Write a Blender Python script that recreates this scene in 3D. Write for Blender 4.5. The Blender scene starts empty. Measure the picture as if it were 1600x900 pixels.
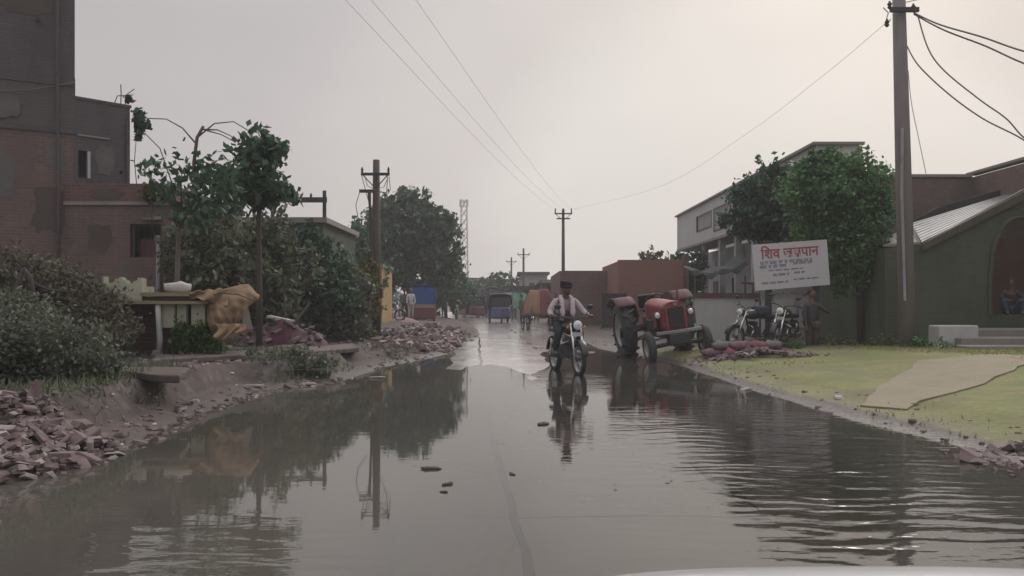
import bpy, bmesh, math, random
import numpy as np
from mathutils import Vector, Matrix, noise as mnoise
random.seed(7); rng = np.random.default_rng(7)
R = math.radians
# ------------------------------------------------------------------ camera
F, HOR, H = 1250.0, 474.0, 1.25
sc = bpy.context.scene
COL = sc.collection
cd = bpy.data.cameras.new('camera'); cam = bpy.data.objects.new('camera', cd); COL.objects.link(cam)
cam.location = (0, 0, H); cam.rotation_euler = (R(90), 0, 0)
cd.sensor_width = 36; cd.lens = 36*F/1600; cd.shift_y = (HOR-450)/1600
cd.clip_start = .05; cd.clip_end = 3000
sc.camera = cam
def P(px, py, d): return Vector(((px-800)/F*d, d, H+(HOR-py)/F*d))
def X(px, d): return (px-800)/F*d
def Z(py, d): return H+(HOR-py)/F*d
# ------------------------------------------------------------------ world, sun, exposure
SUN_EL, SUN_AZ = R(34), R(28)          # hidden behind cloud, ahead and to the right
w = bpy.data.worlds.new('World'); sc.world = w; w.use_nodes = True
nt = w.node_tree; N = nt.nodes; L = nt.links; N.clear()
out = N.new('ShaderNodeOutputWorld')
sky = N.new('ShaderNodeTexSky'); sky.sky_type = 'NISHITA'; sky.sun_disc = False
sky.sun_elevation = SUN_EL; sky.sun_rotation = SUN_AZ; sky.dust_density = 6; sky.air_density = 1.5
b1 = N.new('ShaderNodeBackground'); b1.inputs[1].default_value = .07; L.new(sky.outputs[0], b1.inputs[0])
tc = N.new('ShaderNodeTexCoord')
nrm = N.new('ShaderNodeVectorMath'); nrm.operation = 'NORMALIZE'; L.new(tc.outputs['Generated'], nrm.inputs[0])
dot = N.new('ShaderNodeVectorMath'); dot.operation = 'DOT_PRODUCT'; L.new(nrm.outputs[0], dot.inputs[0])
el, az = R(3), R(17)
dot.inputs[1].default_value = (math.sin(az)*math.cos(el), math.cos(az)*math.cos(el), math.sin(el))
nz = N.new('ShaderNodeTexNoise'); nz.inputs['Scale'].default_value = 1.9; nz.inputs['Detail'].default_value = 4
mp = N.new('ShaderNodeMapping'); mp.inputs['Scale'].default_value = (1, 1, 2.6)
L.new(nrm.outputs[0], mp.inputs[0]); L.new(mp.outputs[0], nz.inputs['Vector'])
ma = N.new('ShaderNodeMath'); ma.operation = 'MULTIPLY_ADD'; ma.inputs[1].default_value = .06
L.new(nz.outputs[0], ma.inputs[0]); L.new(dot.outputs['Value'], ma.inputs[2])
cr = N.new('ShaderNodeValToRGB'); L.new(ma.outputs[0], cr.inputs[0])
cr.color_ramp.interpolation = 'EASE'
e = cr.color_ramp.elements
e[0].position = .45; e[0].color = (.41, .395, .405, 1)
e[1].position = 1.05; e[1].color = (.74, .705, .67, 1)
x_ = e.new(.84); x_.color = (.475, .45, .45, 1)
x_ = e.new(.96); x_.color = (.60, .56, .54, 1)
b2 = N.new('ShaderNodeBackground')
sz = N.new('ShaderNodeSeparateXYZ'); L.new(nrm.outputs[0], sz.inputs[0])
zg_ = N.new('ShaderNodeMapRange'); zg_.interpolation_type = 'SMOOTHSTEP'; zg_.inputs[1].default_value = .3; zg_.inputs[2].default_value = 1; zg_.inputs[3].default_value = .83; zg_.inputs[4].default_value = 2.4
L.new(sz.outputs[2], zg_.inputs[0])
n2_ = N.new('ShaderNodeTexNoise'); n2_.inputs['Scale'].default_value = 3.4; n2_.inputs['Detail'].default_value = 6; n2_.inputs['Roughness'].default_value = .55; L.new(mp.outputs[0], n2_.inputs['Vector'])
m2_ = N.new('ShaderNodeMath'); m2_.operation = 'MULTIPLY_ADD'; m2_.inputs[1].default_value = .16; m2_.inputs[2].default_value = -.08; L.new(n2_.outputs[0], m2_.inputs[0])
a2_ = N.new('ShaderNodeMath'); a2_.operation = 'ADD'; L.new(zg_.outputs[0], a2_.inputs[0]); L.new(m2_.outputs[0], a2_.inputs[1]); L.new(a2_.outputs[0], b2.inputs[1]); L.new(cr.outputs[0], b2.inputs[0])
mx = N.new('ShaderNodeMixShader'); mx.inputs[0].default_value = .93
L.new(b1.outputs[0], mx.inputs[1]); L.new(b2.outputs[0], mx.inputs[2]); L.new(mx.outputs[0], out.inputs[0])
sl = bpy.data.lights.new('sun', 'SUN'); sl.energy = 1.1; sl.angle = R(25); sl.color = (1, .95, .88)
so = bpy.data.objects.new('sun', sl); COL.objects.link(so)
sd = Vector((math.sin(SUN_AZ)*math.cos(SUN_EL), math.cos(SUN_AZ)*math.cos(SUN_EL), math.sin(SUN_EL)))
so.rotation_euler = (-sd).to_track_quat('-Z', 'Y').to_euler(); so.location = (10, 10, 30)
sc.view_settings.view_transform = 'Standard'; sc.view_settings.look = 'None'
sc.view_settings.exposure = .4; sc.view_settings.gamma = 1
sc.render.engine = 'CYCLES'; sc.cycles.use_denoising = True; sc.cycles.max_bounces = 6; sc.cycles.volume_bounces = 2
sc.cycles.transparent_max_bounces = 8

# ------------------------------------------------------------------ materials
MATS = {}
def pm(name, c1, c2=None, scale=4, rough=.8, bump=0, bscale=None, stretch=(1, 1, 1), metal=0, spec=.5, c3=None, s3=1.2, t3=.55,
       island=0, r2=None, trans=0, detail=6, coat=0):
    """procedural surface: two-colour noise, optional blotches of a third colour, bump, per-island tint"""
    if name in MATS: return MATS[name]
    m = bpy.data.materials.new(name); m.use_nodes = True; MATS[name] = m
    t = m.node_tree; n = t.nodes; l = t.links; bs = n['Principled BSDF']
    bs.inputs['Roughness'].default_value = rough; bs.inputs['Metallic'].default_value = metal
    bs.inputs['Specular IOR Level'].default_value = spec; bs.inputs['Coat Weight'].default_value = coat
    c2 = c2 or tuple(v*.72 for v in c1)
    co = n.new('ShaderNodeTexCoord'); mpg = n.new('ShaderNodeMapping'); mpg.inputs['Scale'].default_value = stretch
    l.new(co.outputs['Object'], mpg.inputs[0])
    tx = n.new('ShaderNodeTexNoise'); tx.inputs['Scale'].default_value = scale; tx.inputs['Detail'].default_value = detail
    tx.inputs['Roughness'].default_value = .65
    l.new(mpg.outputs[0], tx.inputs['Vector'])
    rp = n.new('ShaderNodeMapRange'); rp.inputs[1].default_value = .3; rp.inputs[2].default_value = .7
    l.new(tx.outputs[0], rp.inputs[0])
    mix = n.new('ShaderNodeMix'); mix.data_type = 'RGBA'
    mix.inputs[6].default_value = (*c1, 1); mix.inputs[7].default_value = (*c2, 1); l.new(rp.outputs[0], mix.inputs[0])
    col = mix.outputs[2]
    if c3:
        t2 = n.new('ShaderNodeTexNoise'); t2.inputs['Scale'].default_value = s3; t2.inputs['Detail'].default_value = 5
        l.new(mpg.outputs[0], t2.inputs['Vector'])
        r3 = n.new('ShaderNodeMapRange'); r3.inputs[1].default_value = t3; r3.inputs[2].default_value = t3+.12
        l.new(t2.outputs[0], r3.inputs[0])
        m3 = n.new('ShaderNodeMix'); m3.data_type = 'RGBA'; l.new(r3.outputs[0], m3.inputs[0]); l.new(col, m3.inputs[6])
        m3.inputs[7].default_value = (*c3, 1); col = m3.outputs[2]
    if island:
        g = n.new('ShaderNodeNewGeometry'); hs = n.new('ShaderNodeHueSaturation')
        r4 = n.new('ShaderNodeMapRange'); r4.inputs[3].default_value = 1-island; r4.inputs[4].default_value = 1+island
        l.new(g.outputs['Random Per Island'], r4.inputs[0]); l.new(r4.outputs[0], hs.inputs['Value'])
        l.new(col, hs.inputs['Color']); col = hs.outputs[0]
    l.new(col, bs.inputs['Base Color'])
    if r2 is not None:
        r5 = n.new('ShaderNodeMapRange'); r5.inputs[3].default_value = rough; r5.inputs[4].default_value = r2
        l.new(rp.outputs[0], r5.inputs[0]); l.new(r5.outputs[0], bs.inputs['Roughness'])
    if bump:
        bt = n.new('ShaderNodeTexNoise'); bt.inputs['Scale'].default_value = bscale or scale*4; bt.inputs['Detail'].default_value = 5
        l.new(mpg.outputs[0], bt.inputs['Vector'])
        bu = n.new('ShaderNodeBump'); bu.inputs['Strength'].default_value = .9; bu.inputs['Distance'].default_value = bump
        l.new(bt.outputs[0], bu.inputs['Height']); l.new(bu.outputs[0], bs.inputs['Normal'])
    if trans:
        tr = n.new('ShaderNodeBsdfTranslucent'); l.new(col, tr.inputs[0]); ms = n.new('ShaderNodeMixShader'); ms.inputs[0].default_value = trans
        l.new(bs.outputs[0], ms.inputs[1]); l.new(tr.outputs[0], ms.inputs[2]); l.new(ms.outputs[0], n['Material Output'].inputs[0])
    return m
def brickmat(name, c1, c2, mortar, bw=.23, bh=.076, stain=(.12, .12, .10), t3=.5, rough=.9):
    m = bpy.data.materials.new(name); m.use_nodes = True; MATS[name] = m
    t = m.node_tree; n = t.nodes; l = t.links; bs = n['Principled BSDF']; bs.inputs['Roughness'].default_value = rough
    bs.inputs['Specular IOR Level'].default_value = .3
    co = n.new('ShaderNodeTexCoord'); sp = n.new('ShaderNodeSeparateXYZ'); l.new(co.outputs['Object'], sp.inputs[0])
    ad = n.new('ShaderNodeMath'); ad.operation = 'ADD'; l.new(sp.outputs[0], ad.inputs[0]); l.new(sp.outputs[1], ad.inputs[1])
    cb = n.new('ShaderNodeCombineXYZ'); l.new(ad.outputs[0], cb.inputs[0]); l.new(sp.outputs[2], cb.inputs[1])
    bt = n.new('ShaderNodeTexBrick'); l.new(cb.outputs[0], bt.inputs[0])
    bt.inputs['Color1'].default_value = (*c1, 1); bt.inputs['Color2'].default_value = (*c2, 1); bt.inputs['Mortar'].default_value = (*mortar, 1)
    bt.inputs['Scale'].default_value = 1; bt.inputs['Mortar Size'].default_value = .009; bt.inputs['Brick Width'].default_value = bw
    bt.inputs['Row Height'].default_value = bh; bt.inputs['Bias'].default_value = 0; bt.inputs['Mortar Smooth'].default_value = .3
    nz = n.new('ShaderNodeTexNoise'); nz.inputs['Scale'].default_value = .7; nz.inputs['Detail'].default_value = 9; nz.inputs['Roughness'].default_value = .7
    mp = n.new('ShaderNodeMapping'); mp.inputs['Scale'].default_value = (1.3, 1.3, .42); l.new(co.outputs['Object'], mp.inputs[0]); l.new(mp.outputs[0], nz.inputs['Vector'])
    r = n.new('ShaderNodeMapRange'); r.inputs[1].default_value = t3-.12; r.inputs[2].default_value = t3+.18; r.inputs[4].default_value = .85
    l.new(nz.outputs[0], r.inputs[0])
    mx = n.new('ShaderNodeMix'); mx.data_type = 'RGBA'; l.new(r.outputs[0], mx.inputs[0]); l.new(bt.outputs[0], mx.inputs[6]); mx.inputs[7].default_value = (*stain, 1)
    l.new(mx.outputs[2], bs.inputs['Base Color'])
    n2 = n.new('ShaderNodeTexNoise'); n2.inputs['Scale'].default_value = 22; n2.inputs['Detail'].default_value = 4; l.new(co.outputs['Object'], n2.inputs['Vector'])
    su = n.new('ShaderNodeMath'); su.operation = 'MULTIPLY_ADD'; su.inputs[1].default_value = -.6
    l.new(bt.outputs['Fac'], su.inputs[0]); l.new(n2.outputs[0], su.inputs[2])
    bu = n.new('ShaderNodeBump'); bu.inputs['Distance'].default_value = .012; l.new(su.outputs[0], bu.inputs['Height']); l.new(bu.outputs[0], bs.inputs['Normal'])
    return m
M_plaster = brickmat('grey_cement', (.125, .114, .12), (.11, .098, .102), (.13, .12, .12), stain=(.075, .068, .072), t3=.5)
M_brick = brickmat('brown_brick', (.20, .132, .118), (.155, .105, .095), (.19, .165, .15), stain=(.11, .088, .082), t3=.53)
M_greybrick = brickmat('greyish_brick', (.13, .11, .108), (.105, .09, .092), (.14, .128, .126), stain=(.12, .105, .106), t3=.42)
M_redbrick = brickmat('red_brick', (.19, .095, .085), (.15, .08, .074), (.17, .14, .13), stain=(.12, .098, .085), t3=.55)
M_cleanbrick = brickmat('terracotta_brick', (.29, .135, .11), (.24, .115, .095), (.22, .16, .14), stain=(.25, .14, .115), t3=.55)
M_olive = brickmat('olive_cast_wall', (.105, .118, .082), (.09, .102, .072), (.11, .12, .09), stain=(.05, .07, .042), t3=.48)  # olive wall; on the shed the windscreen's green reflection is painted into it
M_white = pm('whitewash', (.50, .49, .48), (.41, .41, .41), 1.5, .85, .004, 30, c3=(.32, .32, .31), s3=.8, t3=.6, stretch=(1, 1, .4))
M_cream = pm('cream_paint', (.45, .44, .34), (.36, .355, .28), 5, .8, .003, c3=(.24, .22, .17), s3=4, t3=.58)
M_greywall = pm('old_whitewash', (.36, .35, .36), (.26, .26, .28), 2, .85, .004, c3=(.18, .18, .18), s3=1.1, t3=.55)
M_conc = pm('concrete', (.27, .245, .225), (.20, .185, .17), 3, .8, .004, 40, c3=(.14, .13, .12), s3=2, t3=.62)
M_pole = pm('pole_concrete', (.215, .19, .185), (.165, .15, .148), 5, .85, .003, 60, stretch=(1, 1, .25))
M_dark = pm('dark_iron', (.045, .042, .045), (.03, .028, .03), 10, .6)
M_rust = pm('rusty_iron', (.11, .065, .05), (.07, .045, .04), 12, .75, .001)
M_wood = pm('weathered_wood', (.11, .085, .07), (.07, .055, .048), 6, .85, .004, 30, stretch=(1, 1, .2))
M_bark = pm('bark', (.085, .07, .06), (.05, .042, .038), 9, .9, .01, 25, stretch=(1, 1, .3))
M_stem = pm('bare_stem', (.15, .125, .11), (.09, .075, .07), 9, .85)
def leafm(name, c, v=.45, tr=.3): return pm(name, c, tuple(a*.6 for a in c), .9, .55, island=v, trans=tr, spec=.3, detail=3)
M_leaf_dark = leafm('dark_green_leaf', (.075, .145, .088))
M_leaf_big = leafm('tree_leaf', (.082, .145, .092))
M_leaf_dusty = leafm('dusty_leaf', (.145, .165, .105))
M_leaf_grey = leafm('greyish_leaf', (.155, .175, .125))
M_leaf_fresh = leafm('fresh_leaf', (.075, .15, .048))
M_leaf_yellow = leafm('yellowish_leaf', (.16, .155, .06))
M_leaf_mid = leafm('mid_green_leaf', (.13, .25, .105))
M_leaf_brown = leafm('brownish_leaf', (.15, .14, .10))
M_grass = leafm('dry_grass', (.36, .37, .14), .3, .45)
M_wire = pm('cable', (.17, .15, .15), (.13, .12, .12), 3, .7)
M_thin = pm('aluminium_wire', (.42, .40, .40), (.36, .34, .34), 3, .6)
M_tyre = pm('tyre_rubber', (.028, .03, .036), (.02, .021, .026), 14, .75, .002, 60)
M_mudtyre = pm('muddy_tyre', (.032, .036, .044), (.05, .047, .045), 7, .75, .003, 50)
M_red = pm('red_paint', (.29, .03, .045), (.20, .03, .04), 5, .45, .002, 50, coat=.1, c3=(.17, .105, .085), s3=5, t3=.55)
M_redrust = pm('faded_red_paint', (.13, .05, .055), (.085, .042, .045), 6, .8, .003, 50, c3=(.11, .09, .078), s3=3, t3=.5)
M_metal = pm('grey_metal', (.33, .33, .34), (.22, .22, .23), 8, .4, metal=.6)
M_chrome = pm('chrome', (.6, .6, .62), (.45, .45, .46), 8, .22, metal=.95)
M_lamp = pm('lamp_glass', (.75, .75, .74), (.6, .6, .6), 30, .12, spec=.8)
M_blackplastic = pm('black_enamel', (.022, .026, .032), (.018, .02, .024), 6, .35)
M_engine = pm('engine_metal', (.075, .082, .088), (.045, .05, .056), 14, .55, .002, 60, metal=.3)
M_skin = pm('skin', (.17, .095, .065), (.14, .075, .05), 10, .6)
M_hair = pm('black_hair', (.012, .011, .011), (.02, .018, .018), 40, .6)
M_slats = pm('corrugated_sheet', (.30, .30, .31), (.23, .225, .23), 2, .6, metal=.2, c3=(.20, .17, .15), s3=1.2, t3=.6)
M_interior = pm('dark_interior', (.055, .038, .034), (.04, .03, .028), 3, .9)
M_interior_red = pm('reddish_interior', (.12, .06, .04), (.07, .045, .03), 1.5, .9)  # dark red-brown noise for inside walls
M_rubble = pm('broken_brick', (.155, .11, .11), (.095, .075, .073), 5, .9, .006, 30, c3=(.25, .21, .20), s3=2.2, t3=.54, island=.38)
M_rubble2 = pm('grey_rubble', (.27, .225, .22), (.17, .145, .145), 6, .9, .006, 30)
M_pale = pm('pale_plaster_bit', (.40, .35, .335), (.29, .255, .245), 6, .85, .004, 30)
M_darkmud = pm('dark_brown_mud', (.13, .095, .088), (.085, .066, .06), 3, .9, .02, 12)
M_pinkmud = pm('red_earth', (.24, .16, .155), (.16, .11, .107), 3, .92, .02, 12)
def cloth(name, c, s=6): return pm('cloth_'+name, c, tuple(v*.7 for v in c), s, .9, .003, 50, spec=.2)

# ------------------------------------------------------------------ mesh helpers
class MB:
    def __init__(s): s.v = []; s.f = []
    def add(s, vs, fs):
        o = len(s.v); s.v += [tuple(v) for v in vs]; s.f += [tuple(i+o for i in f) for f in fs]; return s
    def box(s, c, d, rot=None, taper=1.0, jit=0):
        vs = []
        for z in (-.5, .5):
            k = 1 if z < 0 else taper
            for x, y in ((-.5, -.5), (.5, -.5), (.5, .5), (-.5, .5)):
                v = Vector((x*d[0]*k, y*d[1]*k, z*d[2]))
                if jit: v += Vector((random.uniform(-jit, jit)*d[0], random.uniform(-jit, jit)*d[1], random.uniform(-jit, jit)*d[2]))
                if rot is not None: v = rot @ v
                vs.append(v+Vector(c))
        return s.add(vs, [(3, 2, 1, 0), (4, 5, 6, 7), (0, 1, 5, 4), (1, 2, 6, 5), (2, 3, 7, 6), (3, 0, 4, 7)])
    def wbox(s, x0, x1, y0, y1, z0, z1): return s.box(((x0+x1)/2, (y0+y1)/2, (z0+z1)/2), (x1-x0, y1-y0, z1-z0))
    def tube(s, pts, r, n=8, cap=True):
        pts = [Vector(p) for p in pts]; m = len(pts)
        rs = list(r) if isinstance(r, (list, tuple)) else [r]*m
        vs = []; up = None
        for i, p in enumerate(pts):
            t = (pts[min(i+1, m-1)]-pts[max(i-1, 0)]); t = t.normalized() if t.length else Vector((0, 0, 1))
            if up is None: up = Vector((1, 0, 0)) if abs(t.z) > .7 else Vector((0, 0, 1))
            a = t.cross(up); a = a.normalized() if a.length > 1e-6 else t.orthogonal().normalized(); b = t.cross(a); up = -b if False else up
            for k in range(n):
                q = 2*math.pi*k/n; vs.append(p+(a*math.cos(q)+b*math.sin(q))*rs[i])
        fs = [(i*n+k, i*n+(k+1) % n, (i+1)*n+(k+1) % n, (i+1)*n+k) for i in range(m-1) for k in range(n)]
        if cap: fs += [tuple(reversed(range(n))), tuple(range((m-1)*n, m*n))]
        return s.add(vs, fs)
    def lathe(s, prof, n=24, c=(0, 0, 0), axis='x', close=True):
        vs = []
        for (a, r) in prof:
            for k in range(n):
                q = 2*math.pi*k/n; u, w_ = r*math.cos(q), r*math.sin(q)
                v = {'x': (a, u, w_), 'y': (u, a, w_), 'z': (u, w_, a)}[axis]; vs.append(Vector(v)+Vector(c))
        m = len(prof); rg = m if close else m-1
        fs = [(i*n+k, i*n+(k+1) % n, ((i+1) % m)*n+(k+1) % n, ((i+1) % m)*n+k) for i in range(rg) for k in range(n)]
        return s.add(vs, fs)
    def disc(s, c, r, t, axis='x', n=20): return s.lathe([(-t/2, .001), (-t/2, r), (t/2, r), (t/2, .001)], n, c, axis, False)
    def prism(s, pts, off):
        """extrude a 3-D polygon by the vector off"""
        n = len(pts); pts = [Vector(p) for p in pts]; off = Vector(off)
        return s.add(pts+[p+off for p in pts], [tuple(range(n)), tuple(reversed(range(n, 2*n)))]+[(i, i+n, (i+1) % n+n, (i+1) % n) for i in range(n)])
    def ball(s, c, r, n=10, sc_=(1, 1, 1)):
        m = n//2+1; vs = []; fs = []
        for i in range(m+1):
            th = math.pi*i/m
            for k in range(n):
                q = 2*math.pi*k/n
                vs.append((c[0]+r*sc_[0]*math.sin(th)*math.cos(q), c[1]+r*sc_[1]*math.sin(th)*math.sin(q), c[2]+r*sc_[2]*math.cos(th)))
        for i in range(m):
            for k in range(n): fs.append((i*n+k, (i+1)*n+k, (i+1)*n+(k+1) % n, i*n+(k+1) % n))
        return s.add(vs, fs)
    def sheet(s, fn, nu, nv, thick=0.0):
        vs = [Vector(fn(i/nu, j/nv)) for i in range(nu+1) for j in range(nv+1)]
        fs = [(i*(nv+1)+j, (i+1)*(nv+1)+j, (i+1)*(nv+1)+j+1, i*(nv+1)+j+1) for i in range(nu) for j in range(nv)]
        return s.add(vs, fs)
    def build(s, name, m, parent=None, world=False, smooth=False, bevel=0, solid=0, fixn=True):
        me = bpy.data.meshes.new(name)
        vs = s.v
        if world and parent is not None:
            p = parent
            off = Vector((0, 0, 0))
            while p is not None: off += p.location; p = p.parent
            vs = [tuple(Vector(v)-off) for v in vs]
        me.from_pydata(vs, [], s.f)
        if fixn:
            bm = bmesh.new(); bm.from_mesh(me); bmesh.ops.remove_doubles(bm, verts=bm.verts, dist=1e-5)
            bmesh.ops.recalc_face_normals(bm, faces=bm.faces); bm.to_mesh(me); bm.free()
        me.update(); me.materials.append(m)
        if smooth: me.shade_smooth()
        o = bpy.data.objects.new(name, me); COL.objects.link(o)
        if parent is not None: o.parent = parent
        if solid:
            q = o.modifiers.new('solid', 'SOLIDIFY'); q.thickness = solid; q.offset = 0
        if bevel:
            q = o.modifiers.new('bevel', 'BEVEL'); q.width = bevel; q.segments = 2; q.limit_method = 'ANGLE'
        return o
def tag(o, label=None, cat=None, group=None, kind=None):
    if label: o['label'] = label
    if cat: o['category'] = cat
    if group: o['group'] = group
    if kind: o['kind'] = kind
    return o
def thing(name, label, cat, loc=(0, 0, 0), rz=0, group=None):
    o = bpy.data.objects.new(name, None); COL.objects.link(o); o.location = loc; o.rotation_euler = (0, 0, rz); o.empty_display_size = .2
    return tag(o, label, cat, group)
def kids(o): return [c for c in bpy.data.objects if c.parent == o]
def dup(root, label, loc, rz=0, group=None, parent=None):
    c = root.copy(); COL.objects.link(c)
    if parent is None:
        c.location = loc; c.rotation_euler = (0, 0, rz); tag(c, label, None, group)
    else: c.parent = parent
    for k in kids(root): dup(k, None, None, parent=c)
    return c
def npmesh(name, V, Fq, m, parent=None):
    """fast mesh of quads from numpy arrays"""
    me = bpy.data.meshes.new(name); nv = len(V); nf = len(Fq); k = Fq.shape[1]
    me.vertices.add(nv); me.vertices.foreach_set('co', V.astype(np.float32).ravel())
    me.loops.add(nf*k); me.loops.foreach_set('vertex_index', Fq.astype(np.int32).ravel())
    me.polygons.add(nf); me.polygons.foreach_set('loop_start', np.arange(0, nf*k, k, dtype=np.int32))
    me.polygons.foreach_set('loop_total', np.full(nf, k, dtype=np.int32)); me.update(calc_edges=True); me.validate()
    me.materials.append(m)
    o = bpy.data.objects.new(name, me); COL.objects.link(o)
    if parent is not None: o.parent = parent
    return o

# ------------------------------------------------------------------ ground
LW = np.array([(-12, -3.3), (0, -3.4), (5.46, -3.5), (6.9, -3.2), (8.9, -3.45), (11.7, -3.35), (12.4, -2.7), (15.5, -2.45), (19.8, -1.5), (24, -1.45), (27.9, -1.2), (36, -1.6), (43, -2.3), (60, -4.3), (120, -12)])
RW = np.array([(-12, 4.5), (0, 4.4), (6.5, 4.25), (6.9, 3.9), (8.9, 3.6), (11.9, 3.35), (15.5, 3.35), (18.2, 2.95), (22, 2.35), (28, 2.4), (34, 2.5), (44, 2.0), (60, 1.0), (120, -4)])
JT = np.array([(-12, .5), (0, .25), (3.7, .08), (6.9, -.14), (12.4, -.45), (20, -.82), (27.9, -1.15), (36, -1.6), (43, -2.2), (60, -4.0), (75, -6.2), (120, -13)])
def ip(T, y): return np.interp(y, T[:, 0], T[:, 1])
def sst(a, b, x): t = np.clip((x-a)/(b-a), 0, 1); return t*t*(3-2*t)
_ph = rng.uniform(0, 6.28, (26, 2)); _fr = rng.normal(0, 1, (26, 2))
def nz2(x, y, f, k0=0, n=9):
    s = 0
    for i in range(k0, k0+n): s = s+np.sin(x*f*_fr[i, 0]*1.4+_ph[i, 0]+1.7*np.sin(y*f*_fr[i, 1]+_ph[i, 1]))
    return s/n
def hgt(x, y):
    x = np.asarray(x, float); y = np.asarray(y, float)
    wig = nz2(x*.3, y, 1.6)*.16
    ul = ip(LW, y)+wig-x; ur = x-ip(RW, y)+wig*.7
    near = 1-sst(14.5, 20, y)
    ledge = sst(.62, .86, ul+.14*nz2(x, y, 2.2)+.05*nz2(x, y, 6.2, 7))*near*(1-.25*sst(9, 14, y))
    left = .10*sst(0, .5, ul)+.33*ledge+.10*sst(1.2, 5, ul)+.07*(1-near)*sst(.3, 2, ul)+.07*nz2(x, y, 1.3)*sst(.2, 1.2, ul)+.03*nz2(x, y, 4.1, 9)*sst(.1, .6, ul)
    right = .09*sst(0, .35, ur)+.10*sst(.3, 1.6, ur)+.17*sst(1.5, 5.5, ur)+.035*nz2(x, y, 1.1, 5)*sst(.2, 1.2, ur)+.012*nz2(x, y, 5.1, 9)*sst(0, .4, ur)
    right = right*(.55+.45*(1-sst(14, 22, y)))
    bed = -.11+.115*sst(20, 36, y)+.018*nz2(x, y, 1.1)
    z = bed+np.where(ul > 0, left+.10*sst(-.4, .1, ul), .10*sst(-.4, .1, ul))
    z = z+np.where(ur > 0, right+.10*sst(-.4, .1, ur), .10*sst(-.4, .1, ur))
    z = np.maximum(z, -.16)
    z = np.where(y > 40, np.maximum(z, .0), z)
    back = 1-sst(-14, -9, y)
    return z*(1-back)+.12*back
def gz(x, y): return float(hgt(x, y))
xs = np.concatenate([[-900, -300, -100, -50, -30, -20], np.arange(-14, 15.01, .14), [20, 30, 50, 100, 300, 900]])
ys = np.concatenate([[-300, -60, -25, -16], np.arange(-12, 2, .6), np.arange(2, 30, .14), np.arange(30, 60, .5), [65, 75, 90, 120, 200, 400, 1200]])
GX, GY = np.meshgrid(xs, ys, indexing='ij')
GZ = hgt(GX, GY)
V = np.stack([GX, GY, GZ], -1).reshape(-1, 3); ny = len(ys)
ii, jj = np.meshgrid(np.arange(len(xs)-1), np.arange(ny-1), indexing='ij'); a = (ii*ny+jj).ravel()
FQ = np.stack([a, a+ny, a+ny+1, a+1], -1)
def ground_mat():
    m = bpy.data.materials.new('ground_earth'); m.use_nodes = True; t = m.node_tree; n = t.nodes; l = t.links; bs = n['Principled BSDF']
    co = n.new('ShaderNodeTexCoord')
    def nzn(s, d=6, r=.6):
        q = n.new('ShaderNodeTexNoise'); q.inputs['Scale'].default_value = s; q.inputs['Detail'].default_value = d; q.inputs['Roughness'].default_value = r
        l.new(co.outputs['Object'], q.inputs['Vector']); return q
    def rng_(src, a, b, c=0, d=1):
        q = n.new('ShaderNodeMapRange'); q.inputs[1].default_value = a; q.inputs[2].default_value = b; q.inputs[3].default_value = c; q.inputs[4].default_value = d
        l.new(src, q.inputs[0]); return q.outputs[0]
    def mix(f, a, b):
        q = n.new('ShaderNodeMix'); q.data_type = 'RGBA'; l.new(f, q.inputs[0])
        for i, v in ((6, a), (7, b)):
            if isinstance(v, tuple): q.inputs[i].default_value = (*v, 1)
            else: l.new(v, q.inputs[i])
        return q.outputs[2]
    mud = mix(rng_(nzn(1.3).outputs[0], .35, .65), (.105, .078, .072), (.062, .051, .047))
    mud = mix(rng_(nzn(5, 8).outputs[0], .5, .72), mud, (.145, .114, .105))
    gr = mix(rng_(nzn(1.1).outputs[0], .38, .62), (.27, .262, .10), (.17, .195, .07))
    gr = mix(rng_(nzn(.8, 9, .7).outputs[0], .49, .6), gr, (.20, .165, .11))
    gr = mix(rng_(nzn(14, 4).outputs[0], .4, .7), gr, (.17, .18, .08))
    at = n.new('ShaderNodeAttribute'); at.attribute_name = 'grass'
    md = n.new('ShaderNodeMath'); md.operation = 'MULTIPLY_ADD'; md.inputs[1].default_value = .7; l.new(nzn(2.6, 7).outputs[0], md.inputs[0]); l.new(at.outputs['Fac'], md.inputs[2])
    col = mix(rng_(md.outputs[0], .72, .98), mud, gr)
    sp = n.new('ShaderNodeSeparateXYZ'); l.new(co.outputs['Object'], sp.inputs[0])
    wet = n.new('ShaderNodeMix'); wet.data_type = 'RGBA'; wet.blend_type = 'MULTIPLY'; l.new(rng_(sp.outputs[2], .03, .16, 1, 0), wet.inputs[0]); l.new(col, wet.inputs[6]); wet.inputs[7].default_value = (.62, .58, .55, 1)
    l.new(wet.outputs[2], bs.inputs['Base Color'])
    l.new(rng_(sp.outputs[2], .02, .12, .45, .92), bs.inputs['Roughness'])
    b = n.new('ShaderNodeBump'); b.inputs['Distance'].default_value = .04; b.inputs['Strength'].default_value = .8
    l.new(nzn(9, 8, .7).outputs[0], b.inputs['Height']); l.new(b.outputs[0], bs.inputs['Normal'])
    return m
ground = npmesh('ground', V, FQ, ground_mat()); tag(ground, kind='structure'); ground.data.shade_smooth()
gat = ground.data.attributes.new('grass', 'FLOAT', 'POINT')
UR = GX-ip(RW, GY)
gmask = sst(.02, .5, UR)*(1-sst(19, 24, GY))*(1-.42*sst(13.5, 18.5, GY))*(GX < 30)*(GY > -20)
gat.data.foreach_set('value', gmask.reshape(-1).astype(np.float32))

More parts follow.
